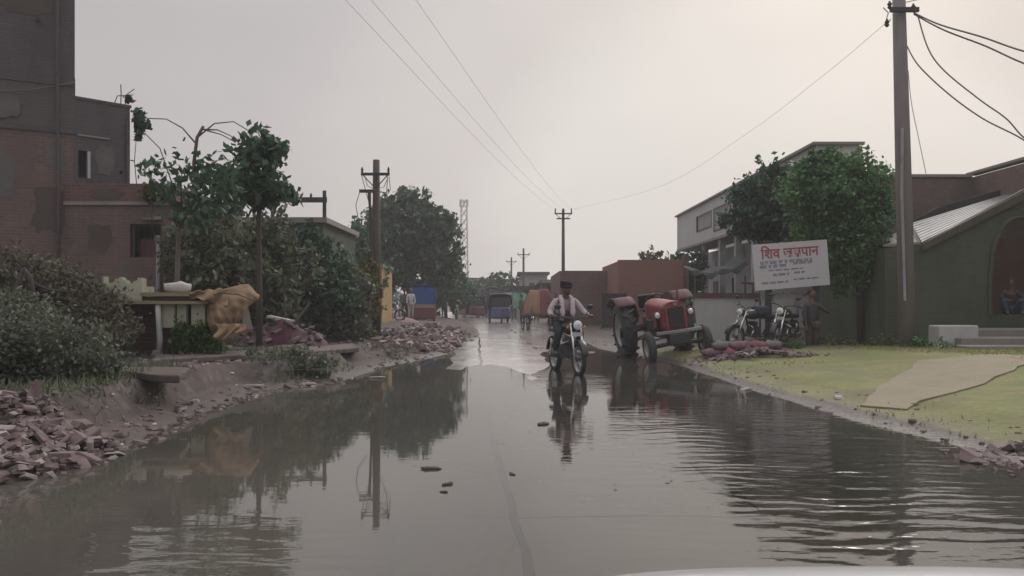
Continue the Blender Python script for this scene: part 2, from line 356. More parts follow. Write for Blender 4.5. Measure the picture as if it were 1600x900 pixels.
# concrete road laid in slabs, flooded near the camera
M_road = pm('wet_road_concrete', (.40, .365, .345), (.31, .285, .27), 1.1, .06, .001, 30, r2=.32, c3=(.22, .20, .185), s3=1.0, t3=.62, spec=.7)
M_road.node_tree.nodes['Principled BSDF'].inputs['Coat Weight'].default_value = .55
M_road.node_tree.nodes['Principled BSDF'].inputs['Coat Roughness'].default_value = .15
road = MB().prism([(-1.6+ip(JT, y)+.9, y, -.3) for y in ()] or [(-.4, 1, -.3), (3, 1, -.3), (2.4, 20, -.3), (-1.2, 20, -.3)], (0, 0, -.05)).build('road', M_road)
tag(road, kind='structure')
yb = np.concatenate([np.arange(-9, 60, 4.6), [66, 73, 81, 90, 101]])
def roadz(x, y):
    q = x-float(ip(JT, y))
    return float(-.055+.026*sst(9, 15, y)+.034*sst(13, 25, y)+.05*sst(24, 40, y)-.022*sst(.9, 1.9, q)*(1-sst(30, 44, y))+.016*nz2(np.array(x*1.1), np.array(y*.45), 1.9, 3)+.007*nz2(np.array(x*2.1), np.array(y*.9), 3.3, 12)+.08*sst(40, 60, y))
def slab(y0, y1, off0, off1, seed):
    m = MB(); nu = 12; nv = max(6, int((y1-y0)/.2))
    def fn(u, v):
        y = y0+.016+(y1-y0-.032)*v; j = float(ip(JT, y))
        jag = .05*float(nz2(np.array(0.), np.array(y), 1.6, 2))+.03*float(nz2(np.array(3.), np.array(y), 5.5, 11))+.006*math.sin(y*5.3+off1*40)
        x0 = j+off0+(jag if abs(off0) < .1 else .05*math.sin(y*2.3+1)); x1 = j+off1+(jag if abs(off1) < .1 else .05*math.sin(y*1.9))
        x = x0+(x1-x0)*u; return (x, y, roadz(x, y)+.004*math.sin(seed*7))
    m.sheet(fn, nu, nv)
    return m.build('slab', M_road, road, smooth=False, solid=.05)
for i in range(len(yb)-1):
    slab(yb[i], yb[i+1], -.62, -.028, i); slab(yb[i], yb[i+1], .028, 1.55, i+50); slab(yb[i]+(1.2 if yb[i] < 55 else 0), yb[i+1]+(1.2 if yb[i+1] < 60 else 0), 1.56, 3.1, i+90)

jm = MB()
def jf(u, v):
    y = -9+70*u; return (float(ip(JT, y))-.06+.12*v, y, roadz(float(ip(JT, y)), y)-.018)
jm.sheet(jf, 220, 1).build('joint_filler', pm('black_joint', (.018, .016, .015), rough=.6), road)
# flood water
def water_mat():
    m = bpy.data.materials.new('muddy_water'); m.use_nodes = True; t = m.node_tree; n = t.nodes; l = t.links; n.clear()
    o = n.new('ShaderNodeOutputMaterial'); gl = n.new('ShaderNodeBsdfGlossy'); gl.inputs['Roughness'].default_value = .02
    df = n.new('ShaderNodeBsdfDiffuse'); df.inputs[0].default_value = (.12, .11, .095, 1)
    tr = n.new('ShaderNodeBsdfTransparent'); tr.inputs[0].default_value = (.90, .87, .81, 1)
    b = n.new('ShaderNodeMixShader'); b.inputs[0].default_value = .74; l.new(df.outputs[0], b.inputs[1]); l.new(tr.outputs[0], b.inputs[2])
    fr = n.new('ShaderNodeFresnel'); fr.inputs[0].default_value = 1.98
    ms = n.new('ShaderNodeMixShader'); l.new(fr.outputs[0], ms.inputs[0]); l.new(b.outputs[0], ms.inputs[1]); l.new(gl.outputs[0], ms.inputs[2]); l.new(ms.outputs[0], o.inputs[0])
    co = n.new('ShaderNodeTexCoord')
    def noise_(sc_, s, d=3, rot=0):
        mp = n.new('ShaderNodeMapping'); mp.inputs['Scale'].default_value = sc_; mp.inputs['Rotation'].default_value = (0, 0, rot); l.new(co.outputs['Object'], mp.inputs[0])
        q = n.new('ShaderNodeTexNoise'); q.inputs['Scale'].default_value = s; q.inputs['Detail'].default_value = d; l.new(mp.outputs[0], q.inputs['Vector']); return q.outputs[0]
    def math_(op, a, b, c=None):
        q = n.new('ShaderNodeMath'); q.operation = op
        for i, v in enumerate((a, b, c)):
            if v is None: continue
            if isinstance(v, (int, float)): q.inputs[i].default_value = v
            else: l.new(v, q.inputs[i])
        return q.outputs[0]
    def bell(cx, cy, rx, ry):
        sp = n.new('ShaderNodeVectorMath'); sp.operation = 'SUBTRACT'; l.new(co.outputs['Object'], sp.inputs[0]); sp.inputs[1].default_value = (cx, cy, 0)
        s2 = n.new('ShaderNodeVectorMath'); s2.operation = 'MULTIPLY'; l.new(sp.outputs[0], s2.inputs[0]); s2.inputs[1].default_value = (1/rx, 1/ry, 0)
        ln = n.new('ShaderNodeVectorMath'); ln.operation = 'LENGTH'; l.new(s2.outputs[0], ln.inputs[0])
        r = n.new('ShaderNodeMapRange'); r.interpolation_type = 'SMOOTHSTEP'; r.inputs[1].default_value = 1; r.inputs[2].default_value = .2; l.new(ln.outputs['Value'], r.inputs[0]); return r.outputs[0]
    l.new(math_('MULTIPLY', math_('ADD', bell(1.05, 7, 2.05, 24), .12), .88), b.inputs[0])
    small = noise_((1, 3.2, 1), 3.2, 3)
    wv = n.new('ShaderNodeTexWave'); wv.wave_type = 'BANDS'; wv.bands_direction = 'Y'; wv.inputs['Scale'].default_value = 1.35; wv.inputs['Distortion'].default_value = 13
    wv.inputs['Detail'].default_value = 3; wv.inputs['Detail Scale'].default_value = 1.1
    mp = n.new('ShaderNodeMapping'); mp.inputs['Rotation'].default_value = (0, 0, .18); mp.inputs['Scale'].default_value = (.55, 1, 1); l.new(co.outputs['Object'], mp.inputs[0]); l.new(mp.outputs[0], wv.inputs['Vector'])
    mask = math_('MAXIMUM', bell(2.3, 6.2, 2.3, 5.4), math_('MULTIPLY', bell(-1.7, 3.2, 1.4, 1.9), .9))
    mask = math_('MAXIMUM', mask, math_('MULTIPLY', bell(.9, 13.2, 1.3, 3), .5))
    far = math_('MULTIPLY', bell(1.2, 24, 3, 9), 1.2)
    gate = noise_((1, 1, 1), .7, 2)
    amp = math_('MULTIPLY', mask, math_('MULTIPLY', math_('POWER', gate, 2.0), .0082))
    h1 = math_('MULTIPLY', wv.outputs['Fac'], amp)
    h2 = math_('MULTIPLY', small, math_('ADD', .0004, math_('ADD', math_('MULTIPLY', mask, .0035), math_('MULTIPLY', far, .004))))
    hs = math_('ADD', h1, h2)
    sw_ = noise_((1, .35, 1), .55, 7, .3); sr = n.new('ShaderNodeMapRange'); sr.inputs[1].default_value = .4; sr.inputs[2].default_value = .66; l.new(sw_, sr.inputs[0])
    sm_ = n.new('ShaderNodeMix'); sm_.data_type = 'RGBA'; l.new(sr.outputs[0], sm_.inputs[0]); sm_.inputs[6].default_value = (.078, .074, .064, 1); sm_.inputs[7].default_value = (.125, .113, .096, 1); l.new(sm_.outputs[2], df.inputs[0])
    bu = n.new('ShaderNodeBump'); bu.inputs['Strength'].default_value = 1; bu.inputs['Distance'].default_value = 1; l.new(hs, bu.inputs['Height'])
    for q in (gl, fr): l.new(bu.outputs[0], q.inputs['Normal'])
    return m
wx = MB(); wx.sheet(lambda u, v: (-14+u*28, -11+v*51, 0), 28, 51)
tag(wx.build('water', water_mat()), kind='structure')
# ------------------------------------------------------------------ foliage
def leaves(blobs, n, size, clump=.33, aspect=.6, shell=.5, flat=.0):
    n = int(n*1.3); size = size*1.15
    blobs = [(b if len(b) == 6 else (b[0], b[1], b[2], b[3], b[3], b[3])) for b in blobs]
    B = np.array(blobs, float); vol = B[:, 3]*B[:, 4]*B[:, 5]; vol = vol**.8; pr = vol/vol.sum()
    nc = max(len(B)*6, int(n/26)); bi = rng.choice(len(B), nc, p=pr)
    d = rng.normal(size=(nc, 3)); d /= np.linalg.norm(d, axis=1)[:, None]
    r = rng.uniform(0, 1, nc)**(1/3); r = np.where(rng.uniform(size=nc) < shell, .72+.38*rng.uniform(size=nc), r)
    cc = B[bi, :3]+d*r[:, None]*B[bi, 3:6]
    cs = rng.uniform(.5, 1.25, nc)*clump*np.minimum(B[bi, 3], B[bi, 5])**.5*.6
    ci = rng.integers(0, nc, n); p = cc[ci]+rng.normal(size=(n, 3))*cs[ci][:, None]*.62
    a = rng.normal(size=(n, 3)); a[:, 2] -= .5; a /= np.linalg.norm(a, axis=1)[:, None]
    b = rng.normal(size=(n, 3)); b[:, 2] *= .5; b -= a*(a*b).sum(1)[:, None]; b /= np.linalg.norm(b, axis=1)[:, None]
    s = (size*rng.uniform(.55, 1.3, n))[:, None]
    Vv = np.stack([p-a*s, p+b*s*aspect, p+a*s, p-b*s*aspect], 1).reshape(-1, 3)
    return Vv, np.arange(4*n).reshape(-1, 4)
def plant(name, label, cat, base, blobs, n, size, m, group=None, trunk=None, limbs=None, tr=.06, bark=None, clump=.33, shell=.55, part='crown', extra=None):
    """base, blobs, trunk and limb points in world coordinates"""
    bark = bark or M_bark; b = Vector(base); t = thing(name, label, cat, b, 0, group)
    ex_ = []
    for q in blobs:
        q = q if len(q) == 6 else (*q, q[3], q[3])
        if q[3] < .25: continue
        for _ in range(3):
            dv = Vector((random.gauss(0, 1), random.gauss(0, 1), random.gauss(0, 1)+.25)).normalized(); rr_ = random.uniform(.16, .34)
            ex_.append((q[0]+dv.x*q[3]*1.12, q[1]+dv.y*q[4]*1.12, q[2]+dv.z*q[5]*1.12, q[3]*rr_, q[4]*rr_, q[5]*rr_))
    if part == 'crown': blobs = [(*q, q[3], q[3]) if len(q) == 4 else q for q in blobs]+ex_
    Vv, Ff = leaves(blobs, n, size, clump, shell=shell); Vv = Vv-np.array(b)[None]
    Vv[:, 2] = np.maximum(Vv[:, 2], .0)
    npmesh(part, Vv, Ff, m, t)
    if trunk:
        k = len(trunk); MB().tube(trunk, [tr*(1.15-.55*i/(k-1)) for i in range(k)], 9).build('trunk' if part == 'crown' else 'stem', bark, t, world=True, smooth=True)
        for lb in (limbs if limbs is not None else []):
            k = len(lb); MB().tube(lb, [max(.009, tr*(.55 if len(lb) > 4 else .38)*(1-.75*i/(k-1))) for i in range(k)], 6).build('limb', bark, t, world=True, smooth=True)
    if extra: extra(t)
    return t
def limb(a, b, sag=.15, k=4):
    a, b = Vector(a), Vector(b); q = []
    for i in range(k+1):
        u = i/k; p = a.lerp(b, u); p.z += sag*math.sin(u*math.pi)*(b-a).length
        p += Vector((random.uniform(-1, 1), random.uniform(-1, 1), random.uniform(-1, 1)))*.03*(b-a).length*(0 < i < k); q.append(p)
    return q
def pb(px, py, d, r, ry=None, rz=None):
    p = P(px, py, d); return (p.x, p.y, p.z, r, ry or r, rz or r)
def onground(px, d, dz=-.05): x = X(px, d); return Vector((x, d, gz(x, d)+dz))

# --- big tree left of the road
b0 = onground(640, 52)
tk = [b0, P(641, 470, 52), P(636, 430, 52), P(640, 390, 52)]
bl = [pb(635, 365, 52, 2.3, 2.6, 1.9), pb(600, 385, 52, 1.7), pb(675, 385, 52, 1.75, 2, 1.9), pb(650, 335, 52, 1.5), pb(615, 335, 52, 1.3), pb(690, 355, 52, 1.0),
      pb(590, 430, 51, 1.5, 1.6, 1.2), pb(640, 425, 52, 1.9, 2, 1.1), pb(690, 425, 52, 1.25, 1.5, 1.5), pb(575, 350, 52, .9), pb(703, 400, 52, .7, .9, 1.2), pb(637, 312, 52, .8), pb(672, 325, 52, .7)]
plant('broad_tree', 'largest dark green tree, standing behind the blue-topped rickshaw on the left', 'tree', b0, bl, 15000, .15, M_leaf_big,
      'trees along the left side', tk, [limb(tk[2], Vector(q[:3])) for q in bl[:9]], .22, clump=.5)
bl = [pb(700, 450, 58, 1.6, 2, 1.4), pb(675, 462, 56, 1.2), pb(720, 462, 60, 1.0)]
b0 = onground(697, 58)
plant('small_tree', 'low dark tree beside the road, right of the biggest left tree', 'tree', b0, bl, 3500, .15, M_leaf_dark, 'trees along the left side', [b0, P(697, 460, 58)], [], .1)
bl = [pb(545, 395, 38, .9), pb(510, 400, 38, .8), pb(560, 380, 38, .7), pb(530, 420, 37, 1.2), pb(490, 385, 37, .6), pb(570, 425, 37, 1.0)]
b0 = onground(535, 38)
plant('round_tree', 'dark bluish green tree left of the crossarm pole', 'tree', b0, bl, 5000, .12, M_leaf_dark, 'trees along the left side', [b0, P(535, 430, 38)], [limb(P(535, 440, 38), Vector(q[:3])) for q in bl[:5]], .12)

# --- two thin trees before the left houses
b0 = onground(275, 13.6); tk = [b0, P(276, 470, 13.6), P(277, 410, 13.6), P(280, 350, 13.6), P(306, 310, 13.6), P(303, 255, 13.6), P(308, 215, 13.6), P(318, 197, 13.6)]
c1 = [(240, 262, .16), (226, 258, .1), (252, 282, .13), (268, 270, .15), (285, 262, .14), (300, 290, .20), (322, 245, .17), (337, 262, .16), (330, 285, .22), (345, 300, .22), (318, 305, .22),
      (290, 312, .2), (305, 325, .24), (335, 325, .2), (355, 280, .16), (262, 300, .16), (350, 248, .10), (276, 330, .16), (255, 272, .2), (330, 315, .26), (312, 275, .16), (350, 320, .18), (295, 335, .2), (322, 335, .22)]
plant('thin_tree', 'thin crooked tree with sparse leaves and a bare arching top, before the tan tarp', 'tree', b0, [pb(a, b, 13.6+random.uniform(-.3, .3), c*1.35) for a, b, c in c1], 560, .068, M_leaf_dark,
      'thin trees before the left houses', tk, [limb(P(280, 350, 13.6), P(250, 285, 13.6), .1), limb(P(280, 350, 13.6), P(285, 265, 13.6), .1), limb(P(306, 310, 13.6), P(345, 290, 13.6), .1), limb(P(305, 300, 13.6), P(335, 250, 13.6), .1),
      [P(308, 215, 13.6), P(335, 193, 13.6), P(365, 190, 13.7), P(388, 204, 13.8)], [P(314, 202, 13.6), P(340, 203, 13.6), P(360, 212, 13.6), P(374, 224, 13.6)], [P(305, 223, 13.6), P(285, 200, 13.6), P(260, 186, 13.5), P(232, 185, 13.4)],
      [P(320, 203, 13.6), P(345, 210, 13.5), P(368, 222, 13.5)], [P(280, 345, 13.6), P(270, 290, 13.6), P(250, 232, 13.5), P(226, 208, 13.5)]], .04, clump=.62, bark=M_stem)
b0 = onground(405, 16.5); tk = [b0, P(405, 440, 16.5), P(404, 370, 16.5), P(405, 300, 16.5), P(404, 250, 16.5)]
c1 = [(400, 222, .2), (385, 232, .18), (418, 228, .2), (432, 235, .16), (405, 250, .24), (392, 268, .22), (425, 262, .14), (400, 290, .26), (380, 300, .22), (420, 298, .2), (440, 303, .18), (365, 285, .22), (352, 300, .2), (410, 312, .2), (455, 305, .14), (384, 255, .2), (370, 310, .16), (428, 280, .14)]
plant('leafy_tree', 'slim tree with tall clumpy crown, right of the bare arching stem', 'tree', b0, [pb(a, b, 16.5+random.uniform(-.4, .4), c*1.3) for a, b, c in c1], 1500, .085, M_leaf_dark,
      'thin trees before the left houses', tk, [limb(P(404, 330, 16.5), P(a, b, 16.5), .08) for a, b, c in c1[:18]], .06, clump=.55)

# --- dusty shrubs before the left houses
def shrub(label, px, d, blobs, n, size, m, name='shrub', group='shrubs on the left bank', clump=.35, stems=5):
    b0 = onground(px, d, -.04)
    def ex(t):
        for i in range(stems):
            q = blobs[i % len(blobs)]
            MB().tube(limb(b0+Vector((random.uniform(-.1, .1), random.uniform(-.1, .1), 0)), Vector(q[:3]), .05), [.022, .018, .014, .01, .006], 5).build('stem', M_bark, t, world=True)
    return plant(name, label, 'shrub', b0, blobs, n, size, m, group, part='foliage', extra=ex, clump=clump)
shrub('tall dusty olive shrub behind the white sack', 310, 18, [pb(310, 400, 18, .8, .8, .8), pb(335, 365, 18, .55), pb(290, 375, 18, .4), pb(345, 430, 18, .7), pb(300, 440, 17.5, .6)], 3300, .07, M_leaf_dusty)
shrub('widest dusty olive shrub, below the slim clumpy tree', 400, 20, [pb(395, 390, 20, .95, .9, .8), pb(425, 365, 20, .6), pb(375, 360, 20, .5), pb(440, 420, 20, .9, .8, .9), pb(375, 440, 19.5, .9), pb(410, 460, 19, .8)], 5200, .075, M_leaf_dusty)
shrub('dark shrub under the leaning H-shaped frame', 480, 22, [pb(470, 400, 22, .8), pb(500, 430, 22, .85), pb(465, 450, 21.5, .8), pb(485, 375, 22, .4), pb(508, 400, 22, .4), pb(515, 460, 21.5, .7)], 4200, .075, M_leaf_dark)
shrub('grey green shrub left of the crossarm pole', 535, 22.5, [pb(540, 490, 22.5, .6, .6, .7), pb(520, 500, 22, .5), pb(555, 455, 22.5, .55), pb(530, 460, 22.5, .5), pb(545, 520, 22, .5)], 3200, .07, M_leaf_grey)
shrub('yellow green shrub hugging the crossarm pole', 568, 24, [pb(572, 440, 24.2, .42), pb(570, 480, 24, .45, .4, .7), pb(565, 520, 23.5, .4), pb(578, 415, 24.3, .22)], 1900, .06, M_leaf_yellow)
shrub('big grey green bush at the left edge beside the tall building', 60, 8.6, [pb(30, 535, 8.6, .38), pb(75, 550, 8.4, .36), pb(120, 560, 8.6, .34), pb(-10, 560, 8.2, .4), pb(60, 505, 9, .3), pb(150, 575, 8.8, .25), pb(20, 500, 9, .3), pb(-50, 520, 8.6, .4), pb(-50, 580, 8, .4)], 13000, .025, M_leaf_grey, clump=.36)
shrub('brownish thicket against the foot of the tall building', 110, 12.5, [pb(110, 480, 12.5, .55), pb(60, 460, 12.5, .6), pb(150, 500, 12.3, .5), pb(10, 450, 12.3, .6), pb(165, 545, 11.5, .35), pb(-40, 470, 12, .6), pb(180, 520, 12, .35)], 9000, .036, M_leaf_brown)
shrub('low grey bush spreading down the bank to the water', 465, 12.9, [pb(430, 575, 12.9, .3, .3, .25), pb(470, 570, 13, .36, .35, .28), pb(510, 580, 12.9, .28, .3, .22), pb(450, 595, 12.5, .22), pb(490, 592, 12.6, .25, .25, .2)], 3000, .035, M_leaf_grey)
shrub('small fresh green plant under the cream platform', 300, 13.0, [pb(300, 520, 13, .22), pb(285, 530, 13, .18), pb(320, 532, 13, .2), pb(335, 545, 12.8, .14)], 1300, .035, M_leaf_fresh)
shrub('small weed clump on the earth ledge', 250, 10.3, [pb(250, 600, 10.4, .14, .2, .1), pb(215, 605, 10.2, .12), pb(285, 598, 10.6, .12)], 700, .025, M_leaf_grey)
shrub('trailing plant hanging from the roof corner of the grey house', 212, 19.7, [pb(216, 180, 19.6, .13), pb(222, 190, 19.6, .15), pb(214, 205, 19.6, .14), pb(198, 154, 19.6, .09), pb(213, 218, 19.6, .09)], 260, .075, M_leaf_dark, name='hanging_plant', stems=1).location.z += 0
shrub('moss green creeper on top of the low brick house corner', 248, 18.5, [pb(240, 296, 18.55, .22, .15, .16), pb(258, 302, 18.55, .22, .15, .2), pb(232, 306, 18.55, .15)], 600, .05, M_leaf_yellow, name='creeper', stems=1)
# bare dark branches at far left
t = thing('bare_branches', 'dark bare forked branches leaning over the bush at the left edge', 'branches', onground(20, 11))
MB().tube([P(-10, 545, 10), P(8, 500, 10), P(28, 448, 10), P(38, 418, 10)], [.05, .045, .04, .02], 7).build('limb', M_bark, t, world=True, smooth=True)
MB().tube([P(36, 420, 10), P(48, 432, 10), P(52, 455, 10), P(60, 480, 10)], [.02, .025, .02, .01], 7).build('limb', M_bark, t, world=True, smooth=True)
MB().tube([P(14, 485, 10), P(-5, 455, 10), P(-20, 440, 10)], [.03, .025, .015], 7).build('limb', M_bark, t, world=True, smooth=True)
MB().tube([P(45, 440, 10), P(75, 452, 10.4), P(110, 455, 10.8)], [.015, .012, .006], 6).build('limb', M_bark, t, world=True, smooth=True)

# --- right trees
b0 = onground(1345, 20.5); tk = [b0, P(1343, 460, 20.5), P(1335, 380, 20.5), P(1325, 320, 20.5)]
bl = [pb(1310, 300, 20.5, .9, 1, .8), pb(1345, 290, 20.5, .7), pb(1275, 300, 20.7, .8), pb(1340, 345, 20.5, .8, .9, .8), pb(1290, 350, 20.8, .8), pb(1365, 330, 20.3, .4), pb(1315, 390, 20.5, .7), pb(1350, 395, 20.3, .55),
      pb(1342, 240, 20.5, .22), pb(1350, 260, 20.5, .3), pb(1265, 262, 20.7, .38), pb(1300, 258, 20.6, .35), pb(1325, 430, 20.5, .4), pb(1360, 430, 20.4, .35), pb(1375, 360, 20.4, .3), pb(1372, 300, 20.3, .22), pb(1310, 450, 20.3, .25)]
plant('light_green_tree', 'lighter green tree between the white signboard and the near concrete pole', 'tree', b0, bl, 19000, .056, M_leaf_mid, 'trees on the right', tk,
      [limb(tk[1], Vector(q[:3]), .05) for q in bl[6:8]]+[limb(tk[2], Vector(q[:3]), .05) for q in bl[:6]]+[[b0+Vector((.1, 0, 0)), P(1363, 470, 20.4), P(1366, 400, 20.4)]], .085, clump=.42)
b0 = onground(1232, 25); tk = [b0, P(1232, 440, 25), P(1225, 380, 25), P(1215, 330, 25)]
bl = [pb(1215, 310, 25, 1.1, 1.2, .9), pb(1180, 325, 25, .9), pb(1245, 320, 25, 1.0), pb(1200, 345, 25, .9, 1, .5), pb(1240, 360, 25, 1.1, 1, .7), pb(1150, 345, 25, .5), pb(1165, 300, 25, .45), pb(1200, 278, 25, .5), pb(1230, 285, 25, .5), pb(1140, 355, 24.8, .22), pb(1255, 285, 25, .6)]
plant('dark_green_tree', 'dark bluish green tree spreading in front of the white upper storey', 'tree', b0, bl, 10000, .075, M_leaf_dark, 'trees on the right', tk,
      [limb(tk[2], Vector(q[:3]), .05) for q in bl[:8]], .1, clump=.42)
b0 = onground(1078, 36); bl = [pb(1075, 425, 36, .8), pb(1090, 410, 36, .45), pb(1078, 450, 36, .7), pb(1065, 405, 36, .35)]
plant('teal_bush', 'bluish green bushy tree beside the red brick wall end', 'tree', b0, bl, 2600, .09, M_leaf_dark, 'trees on the right', [b0, P(1078, 440, 36)], [], .06)
b0 = onground(1020, 48); bl = [pb(1018, 402, 48, .55), pb(1000, 404, 48, .3), pb(1040, 405, 48, .5), pb(1020, 420, 48, .8)]
plant('tree_top', 'thin brownish treetop showing above the red brick wall', 'tree', b0, bl, 700, .11, M_leaf_brown, 'trees on the right', [b0, P(1020, 420, 48)], [limb(P(1020, 420, 48), Vector(q[:3])) for q in bl], .08)
for i, (px, py, d, r, lab) in enumerate([(770, 462, 85, 2.2, 'dark far tree left of the purple rickshaw, against pale houses'), (733, 470, 80, 1.5, 'low far tree at the bend of the road'), (792, 455, 90, 2.4, 'far dark tree above the purple rickshaw'), (752, 458, 95, 2, 'far rounded tree before the flat-roofed white house')]):
    b0 = onground(px, d); plant('far_tree', lab, 'tree', b0, [pb(px, py, d, r, r, r*.9), pb(px-12, py+8, d, r*.7), pb(px+11, py+7, d, r*.75)], 1900, .2, M_leaf_dark, 'far trees at the bend', [b0, P(px, py, d)], [], .18)
# grass and weeds on the right bank
n = 60000; gx = rng.uniform(3.5, 15, n); gy = 4+rng.uniform(0, 1, n)**.8*17
mk = (gx-ip(RW, gy) > .22+.2*nz2(gx, gy, 1.4, 4)) & (nz2(gx, gy, .9, 2)+rng.normal(0, .10, n) > .14)
gx, gy = gx[mk], gy[mk]; n = len(gx); g0 = np.stack([gx, gy, hgt(gx, gy)-.005], 1); an = rng.uniform(0, 6.28, n); hh = rng.uniform(.015, .06, n)
a_ = np.stack([np.cos(an), np.sin(an), 0*an], 1)*.011; tip = np.stack([rng.normal(0, .018, n), rng.normal(0, .018, n), hh], 1)
Vv = np.stack([g0-a_, g0+a_, g0+tip], 1).reshape(-1, 3)
tag(npmesh('grass', Vv, np.arange(3*n).reshape(-1, 3), M_grass), kind='stuff')
def lowweed(label, px, d, r, n, m):
    b0 = onground(px, d, -.02); plant('weed', label, 'weed', b0, [(b0.x+random.uniform(-r, r), b0.y+random.uniform(-r, r), b0.z+.06, r*.5, r*.5, r*.35) for _ in range(4)], n, .03, m, 'weeds on the right bank', part='foliage')
lowweed('weeds at the foot of the near concrete pole', 1420, 17.3, .45, 900, M_leaf_mid)
lowweed('weeds at the foot of the signboard post', 1290, 19.6, .5, 900, M_leaf_yellow)
lowweed('weed patch left of the signboard post', 1235, 18.6, .4, 700, M_leaf_mid)
lowweed('pale leafy weed beside the white block', 1470, 16.3, .22, 350, pm('pale_leaf', (.30, .36, .27), (.2, .25, .18), 3, .6, island=.3))
lowweed('weeds along the dark shed wall', 1395, 18.6, .45, 800, M_leaf_dusty)

# ------------------------------------------------------------------ left buildings
def house(name, label, loc, group=None): return thing(name, label, 'building', loc, 0, group)
def facade_holes(mb, axis, plane, t, u0, u1, z0, z1, holes):
    """wall slab with rectangular holes (u0,u1,z0,z1), built of boxes butted end to end"""
    us = sorted({u0, u1, *[h[0] for h in holes], *[h[1] for h in holes]}); zs = sorted({z0, z1, *[h[2] for h in holes], *[h[3] for h in holes]})
    for i in range(len(us)-1):
        run = None
        for j in range(len(zs)-1):
            um = (us[i]+us[i+1])/2; zm = (zs[j]+zs[j+1])/2
            hole = any(h[0] < um < h[1] and h[2] < zm < h[3] for h in holes)
            if not hole: run = (run[0], zs[j+1]) if run else (zs[j], zs[j+1])
            if (hole or j == len(zs)-2) and run:
                if axis == 'x': mb.wbox(plane-t/2, plane+t/2, us[i], us[i+1], *run)
                else: mb.wbox(us[i], us[i+1], plane-t/2, plane+t/2, *run)
                run = None
    return mb
# tall building
t = house('tall_building', 'tall bare grey brick building at the left edge, highest thing on that side', (-10.22, 18.7, .2))
t.rotation_euler.z = R(28.7)
MB().wbox(-9, 0, 0, 7, 6.3, 12.6).build('upper_storey', M_plaster, t)
MB().wbox(-9, .0, -.02, 7, 5.12, 6.1).build('middle_storey', M_greybrick, t)
MB().wbox(-9, .0, 0, 7, -.3, 5.0).build('lower_storey', M_brick, t)
MB().wbox(-9, .01, -.04, 7, 6.1, 6.3).build('floor_band', M_plaster, t)
MB().wbox(-9, .01, -.035, 7, 5.0, 5.12).build('course', M_plaster, t)
for k in range(7): MB().wbox(-8.6+k*1.3, -8.5+k*1.3, -.05, -.015, 7.5+(k % 3)*.9, 7.58+(k % 3)*.9).build('putlog_hole', M_interior, t)
# grey house beyond it
t = house('grey_house', 'grey cement-faced house with a small broken window, right of the tall building', (-10.24, 18.68, .2))
t.rotation_euler.z = R(46)
wz0, wz1 = Z(278, 18.85)-.2, Z(236, 18.85)-.2
facade_holes(MB(), 'y', .12, .24, 0, 1.27, 0, 5.83, [(.1, .30, wz0, wz1), (1.03, 1.09, 4.2, 4.28)]).build('wall', M_plaster, t)
MB().wbox(1.03, 1.268, .245, 5, 0, 5.82).build('side_wall', M_plaster, t)
MB().wbox(.0, 1.02, .25, 5, 5.4, 5.5).build('roof', M_plaster, t)
MB().wbox(-.02, 1.30, -.02, .27, 5.835, 5.9).build('parapet_band', M_plaster, t)
wn = MB().wbox(.08, .32, .25, .29, wz0, wz1).build('window', M_interior, t)
MB().wbox(.30, .36, -.03, .06, wz0, wz1).build('frame', M_white, wn)
for k in range(2): MB().tube([(.15+.07*k, .1, wz0), (.15+.07*k, .1, wz1)], .007, 6).build('bar', M_dark, wn)
MB().wbox(.08, .8, -.03, -.002, 4.98, 5.02).build('lintel', M_conc, t)
MB().tube([(1.2, -.04, 0), (1.2, -.04, 5.6)], .035, 8).build('drain_pipe', M_plaster, t)
for k, (yy, h) in enumerate([(1.1, .5), (1.2, .45), (.95, .3)]):
    MB().tube([(yy, .12, 5.9), (yy+.03*k, .1, 5.95+h*.5), (yy+.22*k, .12, 5.9+h)], .012, 6).build('rebar', M_rust, t)
# low brick house
t = house('low_brick_house', 'low red-brown brick house with one dark window opening, below the grey house', (-9, 20, .3))
zz = Z(287, 18.6); y0 = 18.6
a0, a1, q0, q1 = X(203, y0), X(252, y0), Z(402, y0), Z(350, y0)
facade_holes(MB(), 'y', y0+.115, .23, -10.4, -7.92, .1, zz-.5, [(a0, a1, q0, q1)]).build('front_wall', M_brick, t, world=True)
MB().wbox(-10.4, -7.90, y0-.02, y0+.23, zz-.42, zz).build('parapet', M_redbrick, t, world=True)
MB().wbox(-10.4, -7.88, y0-.05, y0+.24, zz-.5, zz-.42).build('band', M_conc, t, world=True)
MB().wbox(-8.15, -7.92, y0+.235, 23.5, .1, zz-.01).build('side_wall', M_redbrick, t, world=True)
MB().wbox(-9.3, -8.16, y0+.25, 23.5, zz-.55, zz-.43).build('roof', M_conc, t, world=True)
MB().wbox(-10.6, -8.16, y0+1.4, y0+1.5, .1, zz-.6).build('inner_wall', M_interior_red, t, world=True)
wn = MB().wbox(a0, a1, y0+.10, y0+.2, q0-.06, q0).build('window', M_conc, t, world=True)
MB().wbox(a0+.02, a0+.06, y0+.09, y0+.15, q0, q1).wbox(a1-.06, a1-.02, y0+.09, y0+.15, q0, q1).wbox(a0+.06, a1-.06, y0+.09, y0+.15, q1-.05, q1).build('frame', M_wood, wn, world=True)
for k in range(1, 5): MB().tube([(a0+(a1-a0)*k/5, y0+.12, q0), (a0+(a1-a0)*k/5, y0+.12, q1-.05)], .008, 6).build('bar', M_dark, wn, world=True)
MB().wbox(a0+.1, a1-.04, y0+.3, y0+.34, q0, q0+.45).build('shutter', cloth('shutter', (.19, .09, .10)), wn, world=True)
MB().tube([(X(247, 18.52), 18.52, .3), (X(247, 18.52), 18.52, Z(368, 18.52))], .05, 8).build('drain_pipe', M_greywall, t, world=True)
